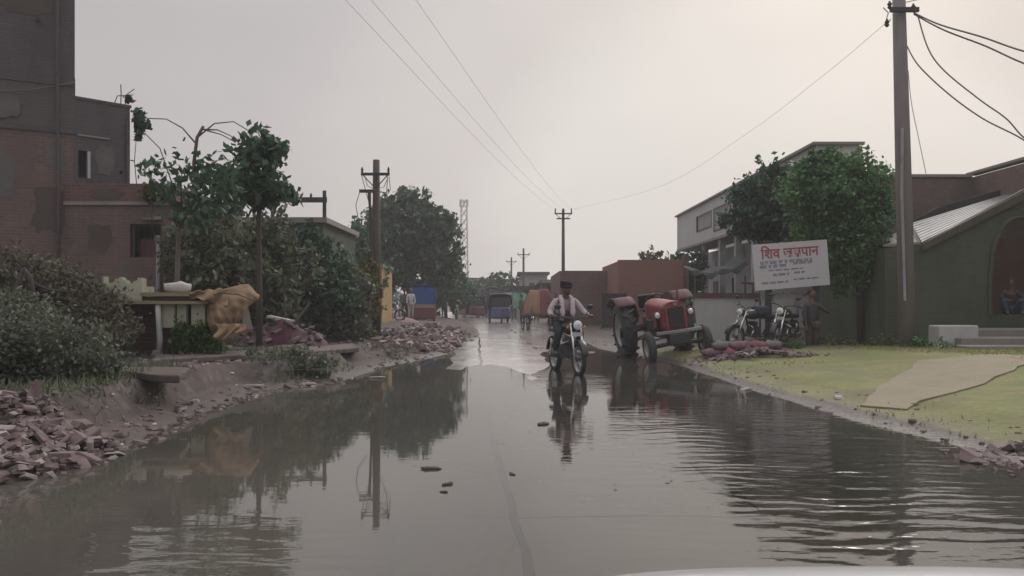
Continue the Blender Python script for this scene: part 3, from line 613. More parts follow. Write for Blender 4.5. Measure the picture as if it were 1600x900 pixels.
MB().wbox(X(222, 18.52), X(251, 18.52), 18.85, 18.525, Z(343, 18.52), Z(338, 18.52)).build('sunshade', M_conc, t, world=True)
def patch(parent, x0, x1, z0, z1, y, m, seed, name='plaster_patch'):
    rr_ = random.Random(seed); cx, cz_ = (x0+x1)/2, (z0+z1)/2; ps = []
    for k in range(18):
        a = 2*math.pi*k/18; q = rr_.uniform(.72, 1.08); c_, s_ = math.cos(a), math.sin(a)
        ps.append((cx+(x1-x0)/2*q*math.copysign(abs(c_)**.6, c_), y, cz_+(z1-z0)/2*q*math.copysign(abs(s_)**.6, s_)))
    MB().prism(ps, (0, -.008, 0)).build(name, m, parent)
TB = [o for o in bpy.data.objects if o.name == 'tall_building'][0]; GH = [o for o in bpy.data.objects if o.name == 'grey_house'][0]; LB = t
M_patch = pm('cement_patch', (.15, .135, .13), (.11, .10, .098), 3, .9, .003, 30); M_patch2 = pm('stained_patch', (.10, .078, .07), (.075, .06, .056), 3, .9, .003, 30)
for k, (x0, x1, z0, z1, m_) in enumerate([(-1.9, -1.1, 5.2, 5.9, M_patch), (-.9, -.1, 2.6, 3.8, M_patch2), (-1.7, -1.2, 3.4, 4.6, M_patch), (-1.5, -.4, 7.6, 8.5, M_patch2), (-.6, -.15, 4.1, 4.8, M_patch), (-2.2, -1.5, 8.8, 9.8, M_patch)]): patch(TB, x0, x1, z0, z1, -.045 if 5 < z0 < 6 else -.002, m_, k)
MB().tube([(-.35, -.09, 12), (-.36, -.09, 7), (-.33, -.09, 3), (-.35, -.09, 0)], .035, 8).build('drain_pipe', M_plaster, TB, smooth=True)
MB().tube([(-2.6, -.08, 6.0), (-1.8, -.10, 5.75), (-.9, -.09, 5.9), (0, -.07, 6.2)], .012, 5).build('cable', M_wire, TB, smooth=True)
patch(GH, .45, .95, 4.1, 4.9, -.002, M_patch, 9); patch(GH, .5, 1.0, 2.9, 3.6, -.002, M_patch2, 10)
for k, (x0, x1, z0, z1) in enumerate([(-9.9, -9.3, 2.4, 3.1), (-9.1, -8.9, 1.4, 2.2), (-9.8, -9.0, 3.66, 3.95)]):
    patch(LB, x0-LB.location.x, x1-LB.location.x, z0-LB.location.z, z1-LB.location.z, 18.6-LB.location.y-(.024 if z0 > 3.5 else .002), [M_patch2, M_patch][k % 2], 20+k)
MB().tube([(-10.1, 18.54, 3.3), (-9.4, 18.52, 3.05), (-8.7, 18.52, 3.2), (-7.95, 18.5, 3.4)], .010, 5).build('cable', M_wire, LB, world=True)
# olive building behind shrubs
t = house('flat_roofed_house', 'long low flat-roofed house hidden behind the dusty shrubs', (-9, 29, .3))
zz = Z(340, 27.4)
MB().wbox(X(330, 27.4), X(505, 27.4), 27.4, 33, .1, zz-.18).build('wall', M_olive, t, world=True)
MB().wbox(X(330, 27.4)-.15, X(505, 27.4)+.15, 27.25, 33.1, zz-.18, zz).build('roof', M_conc, t, world=True)
MB().wbox(X(352, 27.36), X(375, 27.36), 27.34, 27.39, Z(400, 27.4), Z(352, 27.4)).build('panel', M_cream, t, world=True)
# small yellow house far left
t = house('yellow_house', 'small yellow and orange painted house showing behind the crossarm pole', (-6.5, 36, .1))
MB().wbox(X(560, 36), X(597, 36), 36, 39, 0, Z(418, 36)).build('wall', pm('yellow_paint', (.42, .31, .12), (.36, .2, .1), 2, .8), t, world=True)
MB().wbox(X(558, 36), X(599, 36), 35.85, 39.1, Z(418, 36), Z(413, 36)).build('roof', M_conc, t, world=True)
MB().wbox(X(570, 35.9), X(580, 35.9), 35.94, 35.99, .1, Z(450, 36)).build('door', M_wood, t, world=True)

# H-shaped utility frame
d = 28; t = thing('utility_mast', 'dark H-shaped electric frame of posts and crossbeams above the shrubs', 'utility frame', onground(507, d))
MB().tube([onground(507, d), P(507, 298, d)], [.085, .065], 8).build('post', M_dark, t, world=True)
MB().tube([onground(425, d), P(426, 316, d)], [.085, .065], 8).build('post', M_dark, t, world=True)
MB().wbox(X(428, d), X(512, d), d-.16, d-.08, Z(317, d), Z(309, d)).build('crossbeam', M_dark, t, world=True)
MB().wbox(X(486, d), X(512, d), d-.16, d-.08, Z(350, d), Z(346, d)).build('brace', M_dark, t, world=True)
for px in (446, 465, 486, 508):
    MB().lathe([(0, .02), (.03, .05), (.06, .03), (.09, .055), (.12, .03), (.16, .02)], 8, tuple(P(px, 309, d-.12)), 'z', False).build('insulator', M_dark, t, world=True)

# ------------------------------------------------------------------ utility poles
def crossarm_pole(label, px, d, top, arm_py, arm_w, r, mat_, legs=True, name='utility_pole', base=None):
    b0 = base or onground(px, d, -.2); tp = P(px, top, d)
    t = thing(name, label, 'utility pole', b0, 0, 'utility poles')
    MB().tube([b0, b0.lerp(tp, .5), tp], [r*1.15, r, r*.8], 10).build('pole', mat_, t, world=True, smooth=True)
    az_ = Z(arm_py, d); ax = tp.x
    MB().wbox(ax-arm_w/2, ax+arm_w/2, d-r-.09, d-r-.01, az_-.05, az_+.03).build('crossarm', M_dark, t, world=True)
    for s in (-1, 1):
        MB().tube([(ax+s*arm_w*.42, d-r-.05, az_-.05), (ax, d-r-.02, az_-.45)], .018, 6).build('brace', M_dark, t, world=True)
        MB().lathe([(0, .015), (.04, .045), (.07, .025), (.10, .05), (.14, .025), (.18, .015)], 8, (ax+s*arm_w*.46, d-r-.05, az_+.03), 'z', False).build('insulator', M_dark, t, world=True)
    return t
d = 24.8
t = crossarm_pole('rust-dark pole with crossarm and hanging wire loops, behind the left bushes', 588, d, 250, 273, .88, .13, M_wood)
tp = P(588, 250, d)
MB().tube([P(584, 300, d-.2), P(577, 300, d-.25), P(582, 420, d-.2), P(586, 500, d-.15)], [.05, .055, .06, .06], 8).build('stub_post', M_wood, t, world=True)
for k, pts in enumerate([[(565, 274), (572, 300), (580, 330), (586, 345)], [(606, 274), (604, 300), (600, 315), (592, 335)], [(562, 300), (556, 320), (560, 345), (572, 362), (584, 360)], [(608, 276), (610, 296), (604, 306), (596, 300)], [(570, 275), (574, 290), (585, 296), (600, 292), (606, 278)]]):
    MB().tube([P(a, b, d-.22-.02*k) for a, b in pts], .012, 5).build('wire_loop', M_wire, t, world=True)
MB().wbox(X(564, d), X(586, d), d-.3, d-.24, Z(303, d), Z(298, d)).build('bracket', M_dark, t, world=True)
MB().box(P(590, 455, d-.15), (.34, .2, .42)).build('meter_box', M_rust, t, world=True, bevel=.01)
d = 50
t = crossarm_pole('distant T-shaped pole rising above the motorcyclist', 880, d, 327, 334, 1.1, .11, M_wood)
for s in (-1, 0, 1): MB().tube([(X(880, d)+s*.5, d-.16, Z(334, d)), (X(880, d)+s*.5, d-.16, Z(326, d))], .04, 6).build('pin', M_dark, t, world=True)
MB().wbox(X(880, d)-.42, X(880, d)+.42, d-.2, d-.12, Z(343, d), Z(341, d)).build('crossarm', M_dark, t, world=True)
d = 78
crossarm_pole('far pole, nearest to the flat-roofed white houses', 818, d, 388, 398, 1.2, .12, M_wood)
d = 95
crossarm_pole('farthest short pole left of another far pole', 799, d, 402, 409, 1.2, .12, M_wood)
# near concrete pole, right
d = 17.6; b0 = onground(1419, d, -.3); tp = P(1403, -60, d)
t = thing('concrete_pole', 'near tapered concrete pole with a bracket of cables at its top, right side', 'utility pole', b0)
MB().tube([b0, b0.lerp(tp, .5), tp], [.185, .165, .13], 14).build('pole', M_pole, t, world=True, smooth=True)
MB().wbox(X(1384, d), X(1428, d), d-.24, d-.17, Z(24, d), Z(17, d)).build('bracket', M_dark, t, world=True)
for px, py in ((1390, 8), (1386, 36), (1427, 12)):
    MB().lathe([(-.09, .015), (-.05, .05), (-.02, .03), (.02, .055), (.05, .03), (.09, .015)], 9, tuple(P(px, py, d-.2)), 'z', False).build('insulator', M_dark, t, world=True)
MB().tube([P(1380, 12, d-.2), P(1388, 20, d-.2), P(1382, 40, d-.2), P(1392, 30, d-.2)], .012, 5).build('wire_end', M_wire, t, world=True)
MB().tube([P(1410, 200, d-.19), P(1409, 300, d-.2), P(1412, 400, d-.2), P(1414, 470, d-.2)], .028, 6).build('conduit', M_greywall, t, world=True)
# wires
def wire(label, a, b, sag, r=.012, k=24, pts=None, group='overhead wires'):
    if pts is None:
        a, b = Vector(a), Vector(b); pts = []
        for i in range(k+1):
            u = i/k; p = a.lerp(b, u); p.z -= 4*sag*u*(1-u); pts.append(p)
    else:
        # smooth through the given points
        q = [Vector(p) for p in pts]; pts = []
        for i in range(len(q)-1):
            p0, p1, p2, p3 = q[max(i-1, 0)], q[i], q[i+1], q[min(i+2, len(q)-1)]
            for j in range(6):
                u = j/6; pts.append(.5*((2*p1)+(p2-p0)*u+(2*p0-5*p1+4*p2-p3)*u*u+(3*p1-p0-3*p2+p3)*u**3))
        pts.append(q[-1])
    c = pts[0]; mb = MB().tube([p-c for p in pts], r, 5)
    o = mb.build('overhead_wire', M_wire if r > .012 else M_thin); o.location = c
    return tag(o, label, 'wire', group)
far = P(876, 328, 50-.16)
for i, (px, d0, lab) in enumerate([(540, 12.6, 'leftmost of the three long wires running to the T-shaped pole'), (580, 12.8, 'middle one of the three long wires running to the T-shaped pole'), (650, 13.4, 'rightmost of the three long wires running to the T-shaped pole')]):
    p = P(px, 0, d0); e_ = far+Vector((.5*(i-1)+.15, 0, 0)); dr = (p-e_); q = p+dr*.35; q.z += .25
    m_ = e_.lerp(p, .5); m_.z -= .28
    wire(lab, None, None, 0, .0038, pts=[e_, e_.lerp(p, .25)-Vector((0, 0, .2)), m_, e_.lerp(p, .75)-Vector((0, 0, .2)), p, q])
d = 17.4
wire('single wire sloping down left from the near concrete pole', P(1384, 36, d), far+Vector((.5, 0, 0)), 0, .0048, pts=[P(1384, 36, d), P(1290, 115, 22), P(1165, 210, 29), P(1030, 292, 38), far+Vector((.6, 0, 0))])
wire('upper one of the two thick cables leaving the near pole to the right', 0, 0, 0, .017, pts=[P(1428, 20, d), P(1470, 39, 16.5), P(1535, 58, 15.8), P(1600, 80, 15), P(1680, 95, 14)])
wire('lower one of the two thick cables leaving the near pole to the right', 0, 0, 0, .017, pts=[P(1428, 22, d), P(1475, 47, 16.5), P(1540, 72, 15.8), P(1600, 99, 15), P(1680, 125, 14)])
wire('slack cable drooping from the bracket of the near pole', 0, 0, 0, .015, pts=[P(1434, 24, d), P(1450, 75, 16.8), P(1475, 110, 16.4), P(1530, 155, 16), P(1572, 185, 15.6), P(1600, 215, 15.4), P(1650, 250, 15)])
wire('slack cable drooping from halfway up the near pole', 0, 0, 0, .015, pts=[P(1417, 72, d), P(1435, 102, 16.8), P(1480, 145, 16.4), P(1535, 185, 16), P(1600, 219, 15.5), P(1650, 262, 15)])
wire('thin wire hanging straight down beside the near pole', 0, 0, 0, .008, pts=[P(1419, 110, d), P(1424, 160, 17.6), P(1434, 210, 18), P(1447, 272, 18.5)])
wire('thin wire rising right from the top of the near pole', 0, 0, 0, .01, pts=[P(1414, 4, d), P(1450, -4, 16.8), P(1500, -12, 16)])
# telecom tower
d = 240; bx = X(725, d); t = thing('telecom_tower', 'pale lattice telecom mast on the horizon right of the big tree', 'tower', (bx, d, 0)); ht = Z(312, d)
wd = lambda z: 1.35-.55*z/ht
for sx in (-1, 1):
    for sy in (-1, 1): MB().tube([(sx*wd(0), sy*wd(0), 0), (sx*wd(ht), sy*wd(ht), ht)], .16, 6).build('leg', M_greywall, t)
br = MB(); nb = 12
for k in range(nb):
    z0_, z1_ = ht*k/nb, ht*(k+1)/nb
    for s in (-1, 1):
        br.tube([(-wd(z0_), s*wd(z0_), z0_), (wd(z1_), s*wd(z1_), z1_)], .09, 4).tube([(wd(z0_), s*wd(z0_), z0_), (-wd(z1_), s*wd(z1_), z1_)], .09, 4)
        br.tube([(s*wd(z0_), -wd(z0_), z0_), (s*wd(z1_), wd(z1_), z1_)], .09, 4)
br.build('bracing', M_greywall, t)
for s in (-1, 0, 1): MB().box((s*1.1, -.9, ht-1.2), (.5, .3, 2.2)).build('antenna', M_white, t)
# ------------------------------------------------------------------ far street houses
def farhouse(label, x0, x1, py, d, dd, m, roofm=M_conc, tank=False, group='houses along the far street'):
    a, b = X(x0, d), X(x1, d); zz = Z(py, d); t = house('far_house', label, ((a+b)/2, d, 0), group)
    holes = []; k = max(1, int((b-a)/2.6))
    for i in range(k):
        c = a+(b-a)*(i+.5)/k; holes.append((c-.45, c+.45, zz*.55, zz*.55+.9))
    facade_holes(MB(), 'y', d+.1, .2, a, b, 0, zz-.25, holes).wbox(a, a+.2, d+.2, d+dd, 0, zz-.25).wbox(b-.2, b, d+.2, d+dd, 0, zz-.25).wbox(a+.2, b-.2, d+dd-.2, d+dd, 0, zz-.25).build('wall', m, t, world=True)
    MB().wbox(a-.25, b+.25, d-.4, d+dd+.1, zz-.25, zz).build('roof', roofm, t, world=True)
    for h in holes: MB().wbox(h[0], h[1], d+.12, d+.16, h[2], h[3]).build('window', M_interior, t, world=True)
    if tank: MB().lathe([(0, .01), (0, .55), (.9, .55), (1.1, .2), (1.12, .01)], 14, ((a+b)/2, d+1.5, zz), 'z', False).build('water_tank', M_dark, t, world=True)
farhouse('white far house with a dark flat roof, left of the far trees', 722, 750, 434, 120, 8, M_white, M_dark)
farhouse('pale far house behind the far dark trees', 757, 795, 436, 110, 8, M_white, M_dark)
farhouse('flat-roofed far house beside the far poles, highest of the row', 812, 855, 425, 84, 8, M_greywall, M_dark)
farhouse('brown far house left of the brown boundary wall', 846, 882, 437, 60, 9, M_brick)
farhouse('cream far house at the left of the far street', 735, 760, 446, 100, 5, M_cream)
farhouse('low shop house behind the green awning stall', 800, 852, 447, 66, 5, M_greywall, M_dark)

# ------------------------------------------------------------------ right side structures
def wallthing(name, label, boxes, m, loc, cat='wall', coping=None):
    t = thing(name, label, cat, loc)
    for nm, b, mm in boxes: MB().wbox(*b).build(nm, mm, t, world=True)
    return t
d = 38; wallthing('boundary_wall', 'brown brick wall directly behind the motorcyclist', [('wall', (X(878, d), X(956, d), d, d+.25, 0, Z(423, d)), M_brick), ('pier', (X(878, d)-.12, X(878, d), d-.06, d+.3, 0, Z(426, d)), M_brick), ('side_wall', (X(878, d)-.1, X(878, d)+.13, d+.31, d+9, 0, Z(423, d)), M_brick)], M_brick, (3.5, d, 0))
d = 34; wallthing('terracotta_wall', 'reddish orange brick wall rising behind the tractor', [('wall', (X(966, d), X(1068, d), d, d+.25, 0, Z(406, d)), M_cleanbrick), ('side_wall', (X(966, d), X(966, d)+.24, d+.255, d+6, 0, Z(408, d)), M_cleanbrick), ('pier', (X(1069, d), X(1076, d), d-.05, d+.3, 0, Z(398, d)), M_redbrick)], M_cleanbrick, (5.6, d, 0))
d = 33; t = thing('iron_gate_sheet', 'dark sheet-iron gate leaf standing left of the tractor', 'gate', (X(958, d), d, 0))
MB().wbox(X(940, d), X(979, d), d, d+.03, .25, Z(460, d)).build('sheet', M_dark, t, world=True)
for px in (940, 979): MB().tube([(X(px, d), d, 0), (X(px, d), d, Z(458, d))], .035, 6).build('post', M_rust, t, world=True)
MB().wbox(X(940, d), X(979, d), d-.04, d-.005, Z(460, d), Z(458, d)).build('rail', M_redrust, t, world=True)
# low whitewashed wall with red coping
d = 23.5; t = thing('low_white_wall', 'low dirty whitewashed wall with a dark red coping right of the tractor', 'wall', (X(1165, d), d, .2))
MB().wbox(X(1085, d), X(1240, d), d, d+.22, .05, Z(465, d)).build('wall', M_white, t, world=True)
MB().wbox(X(1060, d), X(1206, d), d-.05, d+.27, Z(465, d)+.002, Z(458, d)).build('coping', M_redrust, t, world=True)
for k, px in enumerate((1166, 1178, 1192, 1206)): MB().wbox(X(px, d)-.03, X(px, d)+.03, d+.08, d+.14, Z(458, d)+.003, Z(444, d)).build('railing_post', M_redrust, t, world=True)
MB().wbox(X(1160, d), X(1210, d), d+.09, d+.13, Z(444, d)+.002, Z(441, d)).build('railing', M_redrust, t, world=True)
# two-storey white house
XF = 9.6
def yd(px, x=XF): return x*F/(px-800)
t = house('white_two_storey_house', 'white two-storey house with overhanging upper floor and slatted windows, right', (XF+3, 34, 0))
yA, yB = yd(1275), yd(1058); zT, zS = 6.25, 4.25
wh = [(yd(1112)+.1, yd(1089), Z(357, yd(1100)), 5.75), (yd(1141), yd(1115)-.1, Z(357, yd(1125)), 5.75), (yd(1172), yd(1146), Z(352, yd(1160)), 5.75)]
facade_holes(MB(), 'x', XF+.1, .2, yA, yB, zS+.12, zT, wh).build('upper_wall', M_white, t, world=True)
MB().wbox(XF+.2, XF+1.45, yA, yA+.2, zS+.12, zT).build('end_wall', M_white, t, world=True)
MB().wbox(XF+.2, XF+6, yB-.2, yB, zS+.12, zT).build('end_wall', M_white, t, world=True)
MB().wbox(XF+1.46, XF+6, yA+5, yA+5.2, zS+.12, zT-1).build('end_wall', M_white, t, world=True)
MB().wbox(XF-.12, XF+1.5, yA-.1, yB+.1, zT, zT+.09).build('roof', M_conc, t, world=True)
MB().wbox(XF-.02, XF+1.44, yA-.02, yB+.02, zS, zS+.12).build('floor_slab', M_conc, t, world=True)
for (a, b, c, e_) in wh:
    wn = MB().wbox(XF+.12, XF+.16, a, b, c, e_).build('window', M_white, t, world=True)
    MB().wbox(XF-.02, XF+.06, a-.07, a, c, e_).wbox(XF-.02, XF+.06, b, b+.07, c, e_).wbox(XF-.02, XF+.06, a-.07, b+.07, c-.07, c).build('frame', M_dark, wn, world=True)
    k = 9
    for i in range(k): MB().wbox(XF+.04, XF+.1, a+(b-a)*(i+.3)/k, a+(b-a)*(i+.55)/k, c, e_).build('slat', M_white, wn, world=True)
MB().wbox(XF+2, XF+2.2, yA, yd(1095, XF+2), 0, zS).build('ground_floor_wall', M_greywall, t, world=True)
MB().wbox(XF+2.2, XF+2.6, yA, yA+.2, 0, zS).build('ground_floor_end', M_greywall, t, world=True)
for px in (1102, 1128, 1153, 1180, 1215):
    yy = yd(px, XF+.25); MB().wbox(XF+.12, XF+.38, yy-.14, yy+.14, 0, zS-.003).build('pillar', M_greywall, t, world=True)
for px in (1118, 1150, 1185):
    yy = yd(px, XF+1.95); MB().wbox(XF+1.93, XF+1.985, yy-.5, yy+.5, .1, 2.5).build('door', M_wood, t, world=True)
# awning stall
d = 26; t = thing('awning_stall', 'market stall with sagging dark tarpaulin awning and pale goods behind the low wall', 'stall', (X(1118, d), d, .1))
MB().sheet(lambda u, v: (X(1076, d)+u*(X(1161, d)-X(1076, d)), d-.6+v*1.6, Z(426, d)+.28*u-.25*math.sin(u*3.14)*(.5+.5*v)+.05*math.sin(u*14)+v*.25-.12*(v < .05)*(1+.4*math.sin(u*25))), 22, 8).build('awning', cloth('dark_tarp', (.06, .065, .07)), t, world=True, solid=.02)
for px in (1080, 1157):
    for dy in (-.55, .9): MB().tube([(X(px, d), d+dy, 0), (X(px, d), d+dy, Z(432, d))], .03, 6).build('post', M_wood, t, world=True)
MB().wbox(X(1082, d), X(1156, d), d-.2, d+.7, .1, .95).build('counter', M_wood, t, world=True)
gm = [M_white, M_pale, cloth('teal', (.12, .24, .25)), M_greywall]
for k in range(11):
    x = X(1086+k*6.4, d); s = random.uniform(.13, .26)
    g_ = MB().box((x, d+.1, .95+s*.6), (s, s*.9, s*1.2), Matrix.Rotation(random.uniform(-.4, .4), 3, 'Z'), .8, .06).build('goods_bundle', gm[k % 4], bevel=.02)
    tag(g_, ('pale', 'cream', 'teal', 'grey')[k % 4]+' goods bundle on the stall counter, number %s from its left end' % ('first second third fourth fifth sixth seventh eighth ninth tenth eleventh'.split()[k]), 'bundle', 'goods on the stall counter')
    g_['label'] = ('pale', 'cream', 'teal', 'grey')[k % 4]+' goods bundle on the stall counter, %s from its left end' % ('first second third fourth fifth sixth seventh eighth ninth tenth eleventh'.split()[k])
# signboard
ds = 19.6; c = P(1236, 414, ds); yaw = R(-9)
t = thing('signboard', 'white signboard with red Hindi headline on dark posts before the trees', 'sign', (c.x, c.y, gz(c.x, c.y)-.1), 0)
t.rotation_euler.z = R(7)
zc = c.z-t.location.z; W_, H_ = 1.92, 1.12
tilt = Matrix.Rotation(R(-4.5), 3, 'Y')
bd = MB().box((0, 0, zc), (W_, .05, H_), tilt).build('board', pm('sign_white', (.56, .55, .58), (.50, .49, .51), 2, .6), t)
MB().box((0, -.028, zc+H_/2-.012), (W_, .02, .03), None).box((0, 0, 0), (.001, .001, .001)) if False else None
for s, x in ((-1, -.55), (1, .68)): MB().box((x, .075, zc*.5-.0), (.14, .09, zc+.1)).build('post', M_dark, t)
def text(body, size, m, parent, loc, rot, width=None, name='lettering'):
    cu = bpy.data.curves.new(name, 'FONT'); cu.body = body; cu.size = size; cu.align_x = 'CENTER'; cu.align_y = 'CENTER'; cu.extrude = .002; cu.offset = .004*size/.2
    o = bpy.data.objects.new(name, cu); COL.objects.link(o); dg = bpy.context.evaluated_depsgraph_get()
    me = bpy.data.meshes.new_from_object(o.evaluated_get(dg)); bpy.data.objects.remove(o)
    me.materials.clear(); me.materials.append(m); o = bpy.data.objects.new(name, me); COL.objects.link(o); o.parent = parent
    xs_ = [v.co.x for v in me.vertices]
    o.location = loc; o.rotation_euler = rot
    if width: k = width/(max(xs_)-min(xs_)); o.scale = (k, 1, 1)
    return o
M_tred = pm('sign_red', (.36, .075, .11), (.28, .06, .09), 20, .6); M_tviolet = pm('sign_violet', (.17, .12, .27), (.13, .1, .2), 20, .6)
def onboard(x, z): v = tilt @ Vector((x, -.028, z)); return Vector((v.x, v.y, v.z+zc))
rt = (R(90), R(-4.5), 0)
text('\u093f\u0936\u0935 \u091c\u0932\u092a\u093e\u0928', .34, M_tred, t, onboard(-.02, .30), (R(90), R(-4.5), 0), 1.5)
def scrawl(x0, x1, z, h, m, seed):
    rr = random.Random(seed); mb = MB(); x = x0
    while x < x1:
        wl = rr.uniform(.08, .2); xe = min(x+wl, x1)
        p = onboard((x+xe)/2, z+h*.45); mb.box(p, (xe-x, .004, h*.13), tilt)
        q = x+.012
        while q < xe-.008:
            p = onboard(q, z+rr.uniform(-.08, .05)*h); mb.box(p, (h*.13, .004, h*rr.uniform(.6, .85)), tilt @ Matrix.Rotation(rr.uniform(-.35, .35), 3, 'Y')); 
            p = onboard(q+h*.12, z+rr.uniform(-.3, .25)*h); mb.box(p, (h*.32, .004, h*.13), tilt); q += h*.42
        x = xe+.035
    o = mb.build('small_lettering', m, t); tag(o, kind='stuff'); return o
scrawl(-.80, .55, .09, .085, M_tviolet, 1); scrawl(-.82, -.1, -.01, .085, M_tviolet, 2); scrawl(.05, .55, .03, .07, M_tviolet, 3)
scrawl(-.5, -.08, -.22, .07, M_tviolet, 4); scrawl(.05, .35, -.20, .06, M_tviolet, 5); scrawl(-.8, -.08, -.40, .05, M_tred, 6); scrawl(.02, .7, -.36, .035, M_tviolet, 8); scrawl(-.6, .3, -.1, .035, M_tviolet, 9)
# lower banner under the signboard
c2 = P(1236, 457, ds+.45)
t2 = thing('lower_banner', 'pale banner with faint text hung just below the white signboard', 'banner', (c2.x, c2.y, gz(c2.x, c2.y)-.05), R(7))
zb = c2.z-t2.location.z
MB().sheet(lambda u, v: (-.8+1.55*u, .02*math.sin(u*9), zb-.19+.36*v+.05*u), 20, 4).build('cloth', pm('banner_cloth', (.44, .42, .44), (.36, .34, .35), 4, .8), t2, solid=.01)
for x in (-.8, .75): MB().tube([(x, .03, 0), (x, .03, zb+.3)], .025, 6).build('pole', M_wood, t2)
mb = MB()
rr = random.Random(3)
for k in range(26): mb.box((-.7+1.35*k/25, -.025, zb-.03+rr.uniform(-.03, .03)), (.03, .005, rr.choice([.015, .05])))
tag(mb.build('faint_lettering', M_tviolet, t2), kind='stuff')
# brown house at the right
t = house('brown_house', 'plain brown brick house rising behind the dark shed at the right edge', (13.8, 22, 0))
MB().wbox(10.6, 13.8, 24, 24.25, 0, 5.03).build('front_wall', M_brick, t, world=True)
MB().wbox(13.8, 14.05, 14, 24.25, 0, 5.03).build('side_wall', M_brick, t, world=True)
MB().wbox(10.55, 13.79, 23.95, 24.3, 5.032, 5.12).build('coping', M_conc, t, world=True)
MB().wbox(13.78, 14.1, 13.95, 24.3, 5.122, 5.2).build('coping', M_conc, t, world=True)
MB().wbox(10.6, 13.79, 24.26, 30, 4.6, 4.75).build('roof', M_conc, t, world=True)
# shed: pitched lean-to of corrugated sheet with dark wall painted with the windscreen's green reflection and arched doorway
t = house('dark_shed', 'dark shed, green reflection painted into its walls, with pale tin roof strip and arched doorway, right edge', (11.5, 20, 0))
A, B_, C_ = P(1586, 308, 21.5), P(1424, 351, 21.8), P(1440, 380, 19.4)
k = 16
D_ = P(1590, 300, 22.5)
for i in range(k):
    u0, u1 = i/k, (i+1)/k-.006
    e0, e1 = C_.lerp(B_, u0), C_.lerp(B_, u1); f0, f1 = A.lerp(D_, u0), A.lerp(D_, u1)
    MB().prism([e0, e1, f1, f0], (0, 0, .03+.012*(i % 2))).build('roof_sheet', M_slats, t, world=True)
pts = [(X(1382, 19.35), 0), (X(1382, 19.35), Z(388, 19.35)), (X(1440, 19.35), Z(383, 19.35)), (X(1600, 19.35), Z(296, 19.35)), (X(1640, 19.35), Z(280, 19.35)), (X(1640, 19.35), 0)]
# wall with an arched opening: polygon strips
yw = 19.33; ax0, ax1, az0, azt = X(1548, yw), X(1640, yw), Z(492, yw), Z(340, yw)
def topz(x): return np.interp(x, [p[0] for p in pts[1:5]], [p[1] for p in pts[1:5]])
mb = MB(); nx = 46
xsw = np.linspace(pts[0][0], pts[-1][0], nx+1)
for i in range(nx):
    x0_, x1_ = xsw[i], xsw[i+1]; xm = (x0_+x1_)/2; q = (xm-ax0)/(ax1-ax0)
    lo = -.1
    za, zb_ = topz(x0_), topz(x1_)
    def arch(x):
        q = (x-ax0)/(ax1-ax0)*2-1
        return az0+.9+(azt-az0-.9)*math.sqrt(max(0, 1-min(1, abs(q))**2.2))
    if x1_ <= ax0: mb.prism([(x0_, yw, lo), (x1_, yw, lo), (x1_, yw, zb_), (x0_, yw, za)], (0, .2, 0))
    else:
        mb.prism([(x0_, yw, lo), (x1_, yw, lo), (x1_, yw, az0), (x0_, yw, az0)], (0, .2, 0))
        mb.prism([(x0_, yw, arch(x0_)), (x1_, yw, arch(x1_)), (x1_, yw, zb_), (x0_, yw, za)], (0, .2, 0))
mb.build('front_wall', M_olive, t, world=True)
# arch surround
ap = []
for i in range(15):
    q = -1+i/14; x = ax0+(q+1)/2*(ax1-ax0); ap.append((x-.03, yw-.03, az0+.9+(azt-az0-.9)*math.sqrt(max(0, 1-abs(q)**2.2))))
MB().tube([(ax0-.03, yw-.03, az0)]+ap, .05, 6).build('door_surround', M_olive, t, world=True)
MB().wbox(ax0-.8, 13.75, 21.2, 21.3, 0, 2.95).build('rear_wall', M_interior_red, t, world=True)
MB().wbox(ax0-.8, 13.75, 19.55, 21.2, -.1, az0-.03).build('inner_floor', M_conc, t, world=True)
MB().wbox(X(1382, 19.35), X(1382, 19.35)+.2, 19.54, 23.9, -.1, 2.6).build('side_wall', M_olive, t, world=True)
MB().prism([(X(1440, 19.3), 19.3, Z(381, 19.3)), (X(1640, 19.3), 19.3, Z(278, 19.3)), (X(1640, 19.3), 19.3, Z(292, 19.3)), (X(1440, 19.3), 19.3, Z(392, 19.3))], (0, -.06, 0)).build('bargeboard', M_wood, t, world=True)
MB().prism([P(1470, 322, 22.6), P(1640, 276, 22.6), P(1640, 310, 22.6), P(1586, 303, 22.6), P(1440, 343, 22.6), P(1424, 346, 22.6)], (0, .1, 0)).build('fascia', M_dark, t, world=True)
MB().prism([(X(1382, 19.35), 19.4, 2.62), (X(1440, 19.35), 19.4, 2.68), P(1424, 351, 21.8), (X(1372, 23), 23, 2.9)], (0, 0, .06)).build('roof_edge', M_conc, t, world=True)
# plinth steps and white block
st = thing('entrance_steps', 'low concrete steps in front of the arched doorway at the right edge', 'steps', (11.6, 18, gz(11.6, 17)))
zg = .34
MB().wbox(X(1500, 18.6), 13.6, 18.2, 19.3, zg-.25, zg+.32).build('upper_step', M_conc, st, world=True, bevel=.02)
MB().wbox(X(1490, 17.6), 13.7, 17.3, 18.19, zg-.25, zg+.16).build('lower_step', M_conc, st, world=True, bevel=.02)
MB().wbox(X(1500, 16.2), 13.8, 15.9, 16.4, zg-.25, zg+.06).build('kerb', M_conc, st, world=True, bevel=.02)
o = MB().box((0, 0, .18), (.88, .5, .44), None, .97, .015).build('white_block', M_white, None, bevel=.03); o.location = onground(1489, 17.8, .09); tag(o, 'white masonry block standing before the dark shed wall', 'block')
